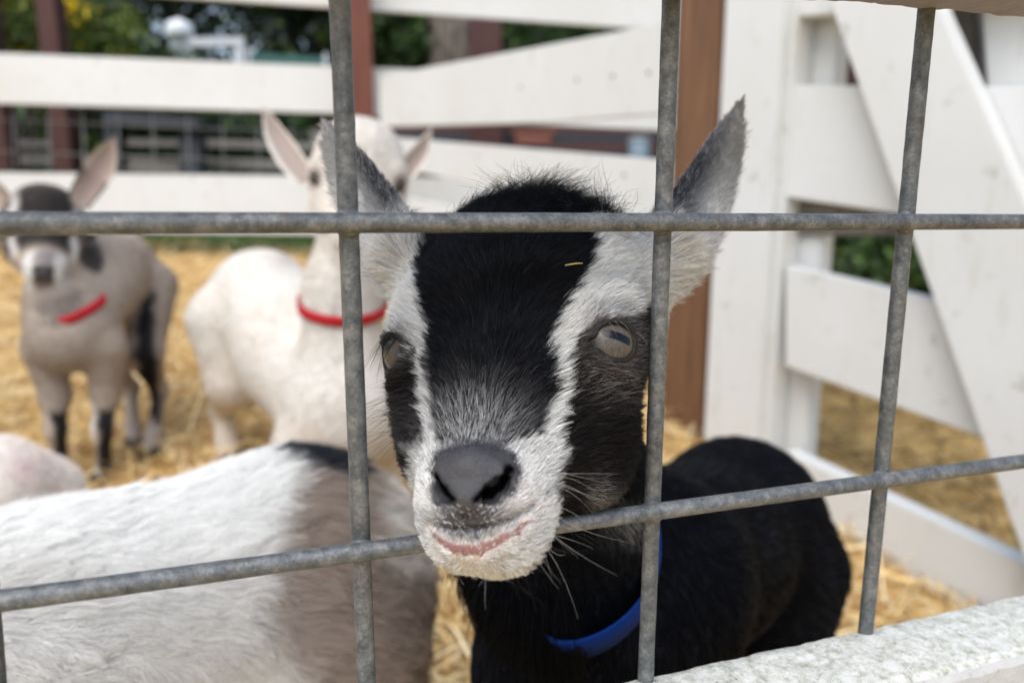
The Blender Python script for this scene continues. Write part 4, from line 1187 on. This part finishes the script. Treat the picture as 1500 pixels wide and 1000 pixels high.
    for k in range(10):
        h = S.hit(rng.uniform(800, 835), rng.uniform(690, 790))
        if h is not None: wisk(h, RT*1+UP*rng.uniform(-.3, .2)-FW*.3, .016*rng.uniform(.6, 1.2), -UP*rng.uniform(.0, .5), .000045, (.4, .38, .35))
    for k in range(26):
        h = S.hit(rng.uniform(945, 962), rng.uniform(360, 480))
        if h is not None: wisk(h, RT*.6+UP*.7-FW*.4+rng.normal(0, .3, 3), .014*rng.uniform(.5, 1.2), rng.normal(0, .3, 3), .00006, (.6, .58, .55))
    curves_obj('whiskers', np.array(PT), np.array(RD), np.array(CC), M_HAIR, root_)
    # blue collar
    NK = SDF(); NK.ops = S2.ops[:4+1]; NK = SDF(); NK.chain([neck_a, P(812, 720, .325), neck_b, chest], [.034, .036, .046, .06], k=.03)
    p_hi = P(952, 672, .365); p_lo = P(808, 893, .322); p_le = P(700, 805, .345); cc = P(835, 835, .36)
    nv = nrm(np.cross(p_hi-p_lo, p_le-p_lo)); cc = cc-nv*((cc-p_lo)@nv); 
    if nv@UP < 0: nv = -nv
    collar(S2, cc, nv, FW, webbing('blue_webbing', (.002, .036, .21, 1)), root_, width=.025, off=.0045, sink=lambda q: (1-soft(q[0], 770, 815))*(q[2] < .37)*.012)
    hgt = (XT-cc)@nv; pxt = proj(XT)[0]; mk = (hgt > .008) & (hgt < .030) & (pxt < 840); XT, NT = XT[mk], NT[mk]; K_ = 14000
    q_ = rng.choice(len(XT), K_); XT, NT = XT[q_], NT[q_]; XT = XT+rng.normal(0, .0012, XT.shape)
    fur('throat_fur', root_, XT, NT, np.tile(-nv[None], (K_, 1)), np.full(K_, .034), .55, np.tile(BLK, (K_, 1)), .00016, M_HAIR_SOFT, k=6, clump=.5, nclump=.03, wild=.12, droop=1.25)
    return H, S
HK, SK = black_kid()
# a wisp of straw caught on the forehead
h = SK.hit(838, 402); g = SK.grad(h[None])[0]
st = h+g*.006
o = tube('straw_wisp', [st-RT*.0035-UP*.0006, st, st+RT*.0022+UP*.0001], [.00025, .0003, .0002], plain('straw_stalk', L3(186, 170, 112)), None, 6)
tag(o, 'tiny pale wisp of straw caught at the edge of the black forehead fur', 'straw')
# ============================ the goats behind, softer with distance
def simple_goat(label, H, spine, rs, neck, rn, legs, ears, pat, fwd, cols_col=None, collar_at=None, head=True, nfur=60000, fl=.014, fr=.0003, furk=5, curl=0, clump=.3, tail=True, vox=.0075, comb_fn=None, nose_col=(.09, .085, .09), csink=None, eye_ring=(.30, .20, .155)):
    S = SDF(); spine = [np.asarray(x) for x in spine]
    S.chain(spine, rs, k=.04)
    S.chain([np.asarray(x) for x in neck], rn, k=.04)
    for L in legs: S.chain(L['p'], L['r'], k=.015)
    if tail:
        r_ = spine[-1]; S.chain([r_-fwd*(rs[-1]*.8)+[0, 0, rs[-1]*.6], r_-fwd*(rs[-1]*1.1)+[0, 0, rs[-1]*.9], r_-fwd*(rs[-1]*1.2)+[0, 0, rs[-1]*1.25]], [.014, .011, .006], k=.02)
    root_ = empty('goat_kid', gpt(spine[len(spine)//2]), label, 'goat', 'goat kids in the pen')
    allp = np.array(spine+[np.asarray(x) for x in neck]+[L['foot'] for L in legs]); m_ = max(rs)+.03
    Vb, Qb, Nb = surface_nets(S, allp.min(0)-m_*np.array([1, 1, .35]), allp.max(0)+m_, vox)
    parts = [(Vb, Qb)]; nb = [Nb]; srf = [(Vb, Qb, Nb)]
    if head:
        SH = SDF(); head_sdf(SH, H); s = H.s
        SH.cone(H.w(0, -3.4, -4.2), neck[0] if np.linalg.norm(neck[0]-H.w(0, -3.4, -4.2)) > .02 else neck[1], 3.3*s, rn[0], k=2*s)
        eyes = []
        for q in (-1, 1):
            h = H.w(3.3*q, -.2, -1.7); g = SH.grad(h[None])[0]; h = h-g*SH(h[None])[0]; eyes.append((h, g))
        for h, g in eyes: SH.ell(h, np.array([.7, .7, .5])*s, np.stack([H.N, nrm(np.cross(g, H.N)), g]), k=.3*s, mode='sub')
        for q in (-1, 1): SH.cone(H.w(.85*q, 6.0, -.95), H.w(.35*q, 6.3, -1.8), .25*s, .16*s, k=.15*s, mode='sub')
        SH.cone(H.w(-1.6, 5.6, -3.25), H.w(0, 6.6, -3.2), .12*s, .12*s, k=.1*s, mode='sub'); SH.cone(H.w(1.6, 5.6, -3.25), H.w(0, 6.6, -3.2), .12*s, .12*s, k=.1*s, mode='sub')
        ctr = H.w(0, 0, -3)
        Vh, Qh, Nh = surface_nets(SH, ctr-.095*s/.01, ctr+.095*s/.01, .0032)
        parts.append((Vh, Qh)); nb.append(Nh); srf.append((Vh, Qh, Nh))
    eg = []
    for e in ears:
        E_ = ear_geo(*e[:5]); eg.append(E_); parts.append((E_['V'], E_['Q']))
    V, Q = join_geo(parts)
    def colr(X):
        px, py, t = proj(X); q = H.loc(X) if head else np.full((len(X), 3), -99.)
        return pat1(X, px+vnoise(X, 60, 3)*5, py+vnoise(X, 60, 4)*5, t, q)
    if head:
        def pat1(X, px, py, t, q):
            C = pat(X, px, py, t, q)
            for h, g in eyes: C = lay(C, np.exp(-(np.linalg.norm(X-h, axis=1)/(s*1.15))**4)*.8, C.mean(0)*.0+np.array(eye_ring))
            return C
    else: pat1 = pat
    cs = [colr(Vb)*.92]
    if head:
        C = colr(Vh); q = H.loc(Vh)
        pad = soft(q[:, 1], 5.5, 5.9)*soft(q[:, 2], -2.9, -2.4)*(1-soft(np.abs(q[:, 0]), .9, 1.2))
        C = lay(C, pad, np.array(nose_col))
        lip = soft(q[:, 1], 5.9, 6.2)*soft(-q[:, 2], 2.9, 3.2)*(1-soft(-q[:, 2], 3.7, 4.0)); C = lay(C, lip*.8, np.array([.40, .19, .15])); cs.append(C)
    def ec(E_, X):
        C = colr(X); inn = soft(E_['side'], 0, .2)*(1-soft(np.abs(E_['a']), .55, .95)); return lay(C, inn*.85, np.array([.30, .225, .195]))
    for E_ in eg: cs.append(ec(E_, E_['V']))
    mesh('body', V, Q, M_SKIN, root_, True, np.vstack(cs))
    if head:
        for h, g in eyes: eyeball(h-g*.0065*s/.01, nrm(g-H.N*.05), -H.N, .0088*s/.01, root_)
    hooves(legs, root_, 1.1)
    f3 = fwd/np.linalg.norm(fwd)
    X, N = sample(Vb, Qb, Nb, nfur); C = colr(X)
    if head: k_ = SH(X) > -.003; X, N, C = X[k_], N[k_], C[k_]
    hz = X[:, 2]-gz(X[:, 0], X[:, 1])
    cb = nrm(-f3[None]*1.0+np.array([[0, 0, -.55]])*(1-soft(N[:, 2], .3, .9))[:, None]+np.array([[0, 0, -.15]])) if comb_fn is None else comb_fn(X, N)
    fur('coat', root_, X, N, cb, fl*(.4+.6*soft(hz, .08, .16)), .30, C, fr, M_HAIR_SOFT, k=furk, clump=clump, nclump=.02, wild=.2, droop=.55, curl=curl, colvar=.1)
    if head:
        X, N = sample(Vh, Qh, Nh, int(nfur*.45)); C = colr(X); q = H.loc(X)
        k_ = (S(X) > -.004) & ~((q[:, 1] > 5.4) & (q[:, 2] > -4.0) & (np.abs(q[:, 0]) < 1.4))
        for h, g in eyes: k_ &= np.linalg.norm(X-h, axis=1) > .0095*s/.01
        X, N, C, q = X[k_], N[k_], C[k_], q[k_]
        cb = nrm(-H.N[None]-H.F[None]*.35+H.L[None]*(q[:, 0]*.2)[:, None])
        fur('fur', root_, X, N, cb, .007*(1-.5*soft(q[:, 1], 1, 4)), .35, C, fr*.8, M_HAIR_SOFT, k=4, clump=.4, wild=.2, colvar=.1)
    for E_ in eg:
        e = ear_sample(E_, 2500, -1); C = colr(e['V'])
        fur('ear_fur', root_, e['V'], e['N'], e['T'], np.full(len(C), .006), .25, C, fr*.7, M_HAIR_SOFT, k=3, clump=.3, colvar=.1)
    if cols_col is not None:
        c_, nv, w_ = collar_at; collar(S, np.asarray(c_), nv, FW, cols_col, root_, width=w_, off=.003, sink=csink, cl=1.1)
    return root_
RED = webbing('red_webbing', (.52, .02, .03, 1))
cream = np.array([.74, .70, .635]); tan = np.array([.52, .42, .34])

# --- white kid looking over the black kid's ear
H = Frame(P(524, 250, .80), camv_at(524, 250, -.05, -.80, .60), camv_at(524, 250, 1, .02, 0), .0128)
chest = P(505, 610, .90); rump = P(384, 440, 1.12); fwd = nrm((chest-rump)*[1, 1, 0]); sd_ = np.cross(fwd, [0, 0, 1])
def pat_w(X, px, py, t, q):
    C = np.tile(cream, (len(X), 1))
    hz = X[:, 2]-gz(X[:, 0], X[:, 1])
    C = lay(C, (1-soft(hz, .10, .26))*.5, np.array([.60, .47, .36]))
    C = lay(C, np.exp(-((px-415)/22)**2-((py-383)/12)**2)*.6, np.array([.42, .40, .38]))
    C = lay(C, np.clip(vnoise(X, 22, 8), 0, 1)*.35, np.array([.66, .56, .46]))
    return C
c = [(P(448, 262, .83), P(425, 232, .835), P(402, 195, .84), P(386, 158, .84)), (P(576, 268, .83), P(598, 245, .835), P(618, 220, .84), P(631, 192, .84))]
ears = [(np.array(c[0]), [nrm(RT*.8+UP*.5+FW*.3)]*4, [nrm(-FW-RT*.15)]*4, [.014, .017, .013, .001], .5),
        (np.array(c[1]), [nrm(RT*.6-UP*.75+FW*.3)]*4, [nrm(-FW+RT*.15)]*4, [.012, .014, .011, .001], .5)]
legs = [leg(chest+sd_*.05*q+[0, 0, -.03], chest+sd_*.05*q+fwd*(.01+.02*q), .034, False, fwd) for q in (-1, 1)]+[leg(rump+sd_*.05*q+[0, 0, -.03], rump+sd_*.06*q-fwd*.04, .042, True, fwd) for q in (-1, 1)]
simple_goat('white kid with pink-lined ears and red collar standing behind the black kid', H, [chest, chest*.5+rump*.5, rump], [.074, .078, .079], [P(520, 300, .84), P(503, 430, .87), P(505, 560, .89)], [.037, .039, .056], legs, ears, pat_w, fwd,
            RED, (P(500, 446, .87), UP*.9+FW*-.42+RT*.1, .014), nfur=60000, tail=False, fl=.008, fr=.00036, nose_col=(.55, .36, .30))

# --- grey-brown kid at the left
H = Frame(P(66, 328, .98), camv_at(66, 328, -.02, -.82, .57), camv_at(66, 328, 1, -.02, 0), .0113)
chest = P(106, 480, 1.03); rump = P(178, 392, 1.20); fwd = nrm((chest-rump)*[1, 1, 0]); sd_ = np.cross(fwd, [0, 0, 1])
def pat_l(X, px, py, t, q):
    C = np.tile(np.array([.46, .385, .32]), (len(X), 1))
    C = lay(C, np.clip(vnoise(X, 18, 6), 0, 1)*.5, np.array([.58, .51, .45]))
    blk = np.array([.018, .017, .018])
    body = (q[:, 2] < -6.5) | (q[:, 1] < -6.8) | (t > 1.09)
    C = lay(C, (1-soft(poly_sd(px, py, [(118, 290), (195, 290), (190, 318), (140, 345), (135, 395), (120, 390), (112, 330)]), -3, 6))*body*(py < 420), blk)
    C = lay(C, (1-soft(poly_sd(px, py, [(205, 440), (222, 430), (225, 520), (236, 600), (228, 620), (210, 590), (200, 520)]), -4, 8)), blk)
    C = lay(C, (1-soft(poly_sd(px, py, [(76, 600), (98, 600), (98, 660), (92, 710), (84, 710)]), -3, 5)), blk)
    C = lay(C, (1-soft(poly_sd(px, py, [(146, 600), (166, 600), (166, 680), (156, 710), (144, 680)]), -3, 5)), blk)
    C = lay(C, (1-soft(poly_sd(px, py, [(120, 590), (138, 590), (140, 700), (116, 700)]), -4, 6))*.8, WHT)
    hd = (q[:, 1] > -7) & (q[:, 2] > -6.3) & (t < 1.08)
    hd = hd*(np.linalg.norm(q, axis=1) < 8.6)*(q[:, 1] < 6.8)
    al = np.abs(q[:, 0])
    C = lay(C, hd*(1-soft(al, 2.2, 3.4))*(1-soft(q[:, 1], 2.6, 4)), np.array([.05, .043, .040])); C = lay(C, hd*soft(-q[:, 1], 3.5, 6)*.8, np.array([.16, .125, .105])); al = al+vnoise(X, 120, 31)*.35
    C = lay(C, .8*hd*soft(al, 2.5, 2.9)*(1-soft(al, 3.2, 3.7))*(1-soft(-q[:, 1], 2, 5))*(1-soft(q[:, 1], 3, 4))*soft(q[:, 2], -3.6, -2.8), WHT*.95)
    C = lay(C, hd*soft(al, 3.2, 3.8)*(1-soft(q[:, 1], 3, 4)), np.array([.10, .08, .07]))
    hd = hd*soft(q[:, 2], -5.0, -4.3); C = lay(C, hd*soft(q[:, 1], 3.6, 4.6)*soft(al, .5, 1.3)*(1-soft(al, 1.9, 2.3)), WHT*.88)
    C = lay(C, hd*soft(q[:, 1], 3.4, 4.4)*(1-soft(al, .5, 1.3)), np.array([.30, .27, .26]))
    C = lay(C, (1-hd)*(1-soft(poly_sd(px, py, [(55, 445), (110, 425), (118, 460), (80, 475)]), -6, 14))*.6*(t < 1.08), np.array([.08, .07, .065]))  # shade under the chin painted into the throat colour
    return C
c = [(P(112, 300, 1.0), P(132, 268, 1.01), P(152, 238, 1.015), P(166, 206, 1.015)), (P(14, 305, 1.0), P(-12, 280, 1.01), P(-36, 255, 1.015), P(-58, 235, 1.015))]
ears = [(np.array(c[0]), [nrm(RT*.75-UP*.55+FW*.3)]*4, [nrm(-FW-UP*.2+RT*.2)]*4, [.016, .021, .019, .003], .5), (np.array(c[1]), [nrm(-RT*.6-UP*.75+FW*.3)]*4, [nrm(-FW-RT*.2)]*4, [.016, .021, .019, .003], .5)]
fl_ = [ground_at(97, 712), ground_at(153, 706)]; hl_ = [ground_at(224, 668), ground_at(200, 655)]
legs = [leg(chest+sd_*.04*q+[0, 0, -.03], f_, .024, False, fwd) for q, f_ in ((1, fl_[0]), (-1, fl_[1]))]+[leg(rump+sd_*.045*q+[0, 0, -.03], f_, .027, True, fwd) for q, f_ in ((-1, hl_[0]), (1, hl_[1]))]
simple_goat('grey-brown kid with black saddle, dark leg stripes and red collar at the left edge', H, [chest, chest*.45+rump*.55+[0, 0, .022], rump], [.051, .057, .055], [P(80, 395, 1.01), P(90, 440, 1.025), P(104, 490, 1.03)], [.031, .032, .046], legs, ears, pat_l, fwd,
            RED, (P(88, 456, 1.02), UP*.93-FW*.5-RT*.22, .013), csink=lambda q: (1-soft(q[0], 72, 98))*.016, nfur=60000, fl=.008, fr=.00036)

# --- long-haired white and grey kid close at the left
H = Frame(P(-560, 1010, .33), nrm(-RT*.9+UP*-.35-FW*.1), nrm(-FW*.95+RT*.05), .0118)
sp = [P(-260, 1120, .345), P(60, 1003, .40), P(428, 862, .47)]; fwd = nrm((sp[0]-sp[2])*[1, 1, 0]); sd_ = np.cross(fwd, [0, 0, 1])
def pat_f(X, px, py, t, q):
    C = np.tile(np.array([.91, .895, .85]), (len(X), 1))
    taupe = np.array([.38, .305, .25])
    wv = vnoise(X, 45, 11)*14
    C = lay(C, 1-soft(poly_sd(px+wv, py+wv*.4, [(430, 630), (385, 760), (372, 830), (366, 900), (430, 1000), (470, 1100), (900, 1100), (900, 600)]), -22, 22), taupe)
    C = lay(C, 1-soft(poly_sd(px+wv, py, [(535, 695), (600, 685), (618, 830), (555, 835), (530, 780)]), -14, 24), np.array([.80, .74, .65]))
    C = lay(C, (1-soft(poly_sd(px+wv, py, [(355, 630), (420, 615), (505, 625), (502, 705), (440, 700), (372, 672)]), -5, 8)), np.array([.03, .032, .04]))
    low_shade = soft(py+wv, 790, 900)*(1-soft(px, 380, 460))  # shade on the lower flank put into the coat colour
    C = lay(C, low_shade*.38, np.array([.47, .44, .40]))
    return C
c = [(H.w(3.2, -3.5, -3.5), H.w(5.5, -4.2, -4.5), H.w(8, -4.5, -5), H.w(10, -4.5, -5))]
c.append([H.w(-3.2, -3.5, -3.5), H.w(-5.5, -4.2, -4.5), H.w(-8, -4.5, -5), H.w(-10, -4.5, -5)])
ears = [(np.array(cc_), [H.N]*4, [H.F]*4, [.013, .018, .014, .002], .5) for cc_ in c]
legs = [leg(sp[0]+sd_*.05*q+[0, 0, -.03], sp[0]+sd_*.05*q+fwd*(.02*q), .034, False, fwd) for q in (-1, 1)]+[leg(sp[2]+sd_*.05*q+[0, 0, -.03], sp[2]+sd_*.06*q+fwd*.02, .040, True, fwd) for q in (-1, 1)]
def comb_f(X, N):
    w = vnoise(X*np.array([1, 1, 2.2]), 26, 21); w2 = vnoise(X, 70, 22)
    d = -fwd[None]*1.0+np.array([[0, 0, -1.]])*(.18+.9*(1-soft(N[:, 2], .0, .8)))[:, None]
    return nrm(d+np.array([[0, 0, 1.]])*(w*.45+w2*.25)[:, None])
simple_goat('shaggy white kid with grey-brown rump and dark back patch nearest the camera at the left', H, sp, [.080, .086, .089], [H.w(0, -3.5, -4.5), H.w(0, -6.5, -7.5)*.5+sp[0]*.5, sp[0]], [.038, .05, .07], legs, ears, pat_f, fwd,
            nfur=320000, fl=.021, fr=.00013, furk=7, curl=.16, clump=.55, tail=False, vox=.006, comb_fn=comb_f)

# --- pale pinkish kid, only its rump in view at the left edge
H = Frame(P(-330, 560, .78), nrm(-RT*.8-UP*.5), nrm(-FW), .0105)
sp = [P(-230, 700, .80), P(-120, 712, .75), P(-12, 722, .70)]; fwd = nrm((sp[0]-sp[2])*[1, 1, 0]); sd_ = np.cross(fwd, [0, 0, 1])
def pat_p(X, px, py, t, q):
    C = np.tile(np.array([.80, .73, .66]), (len(X), 1))
    return lay(C, np.exp(-((px-35)/26)**2-((py-682)/26)**2)*.55, np.array([.60, .42, .38]))
c = [(H.w(3.2, -3.5, -3.5), H.w(5.5, -4.2, -4.5), H.w(8, -4.5, -5), H.w(10, -4.5, -5)), (H.w(-3.2, -3.5, -3.5), H.w(-5.5, -4.2, -4.5), H.w(-8, -4.5, -5), H.w(-10, -4.5, -5))]
ears = [(np.array(cc_), [H.N]*4, [H.F]*4, [.012, .016, .012, .002], .5) for cc_ in c]
legs = [leg(sp[0]+sd_*.04*q+[0, 0, -.02], sp[0]+sd_*.04*q+fwd*(.02*q), .026, False, fwd) for q in (-1, 1)]+[leg(sp[2]+sd_*.04*q+[0, 0, -.02], sp[2]+sd_*.045*q+fwd*.03, .030, True, fwd) for q in (-1, 1)]
simple_goat('pale pinkish-white kid whose rump shows at the left edge below the grey-brown kid', H, sp, [.054, .058, .056], [H.w(0, -3.5, -4.5), sp[0]+[0, 0, .02]], [.032, .045], legs, ears, pat_p, fwd, nfur=24000, fl=.009, fr=.0004, tail=False)
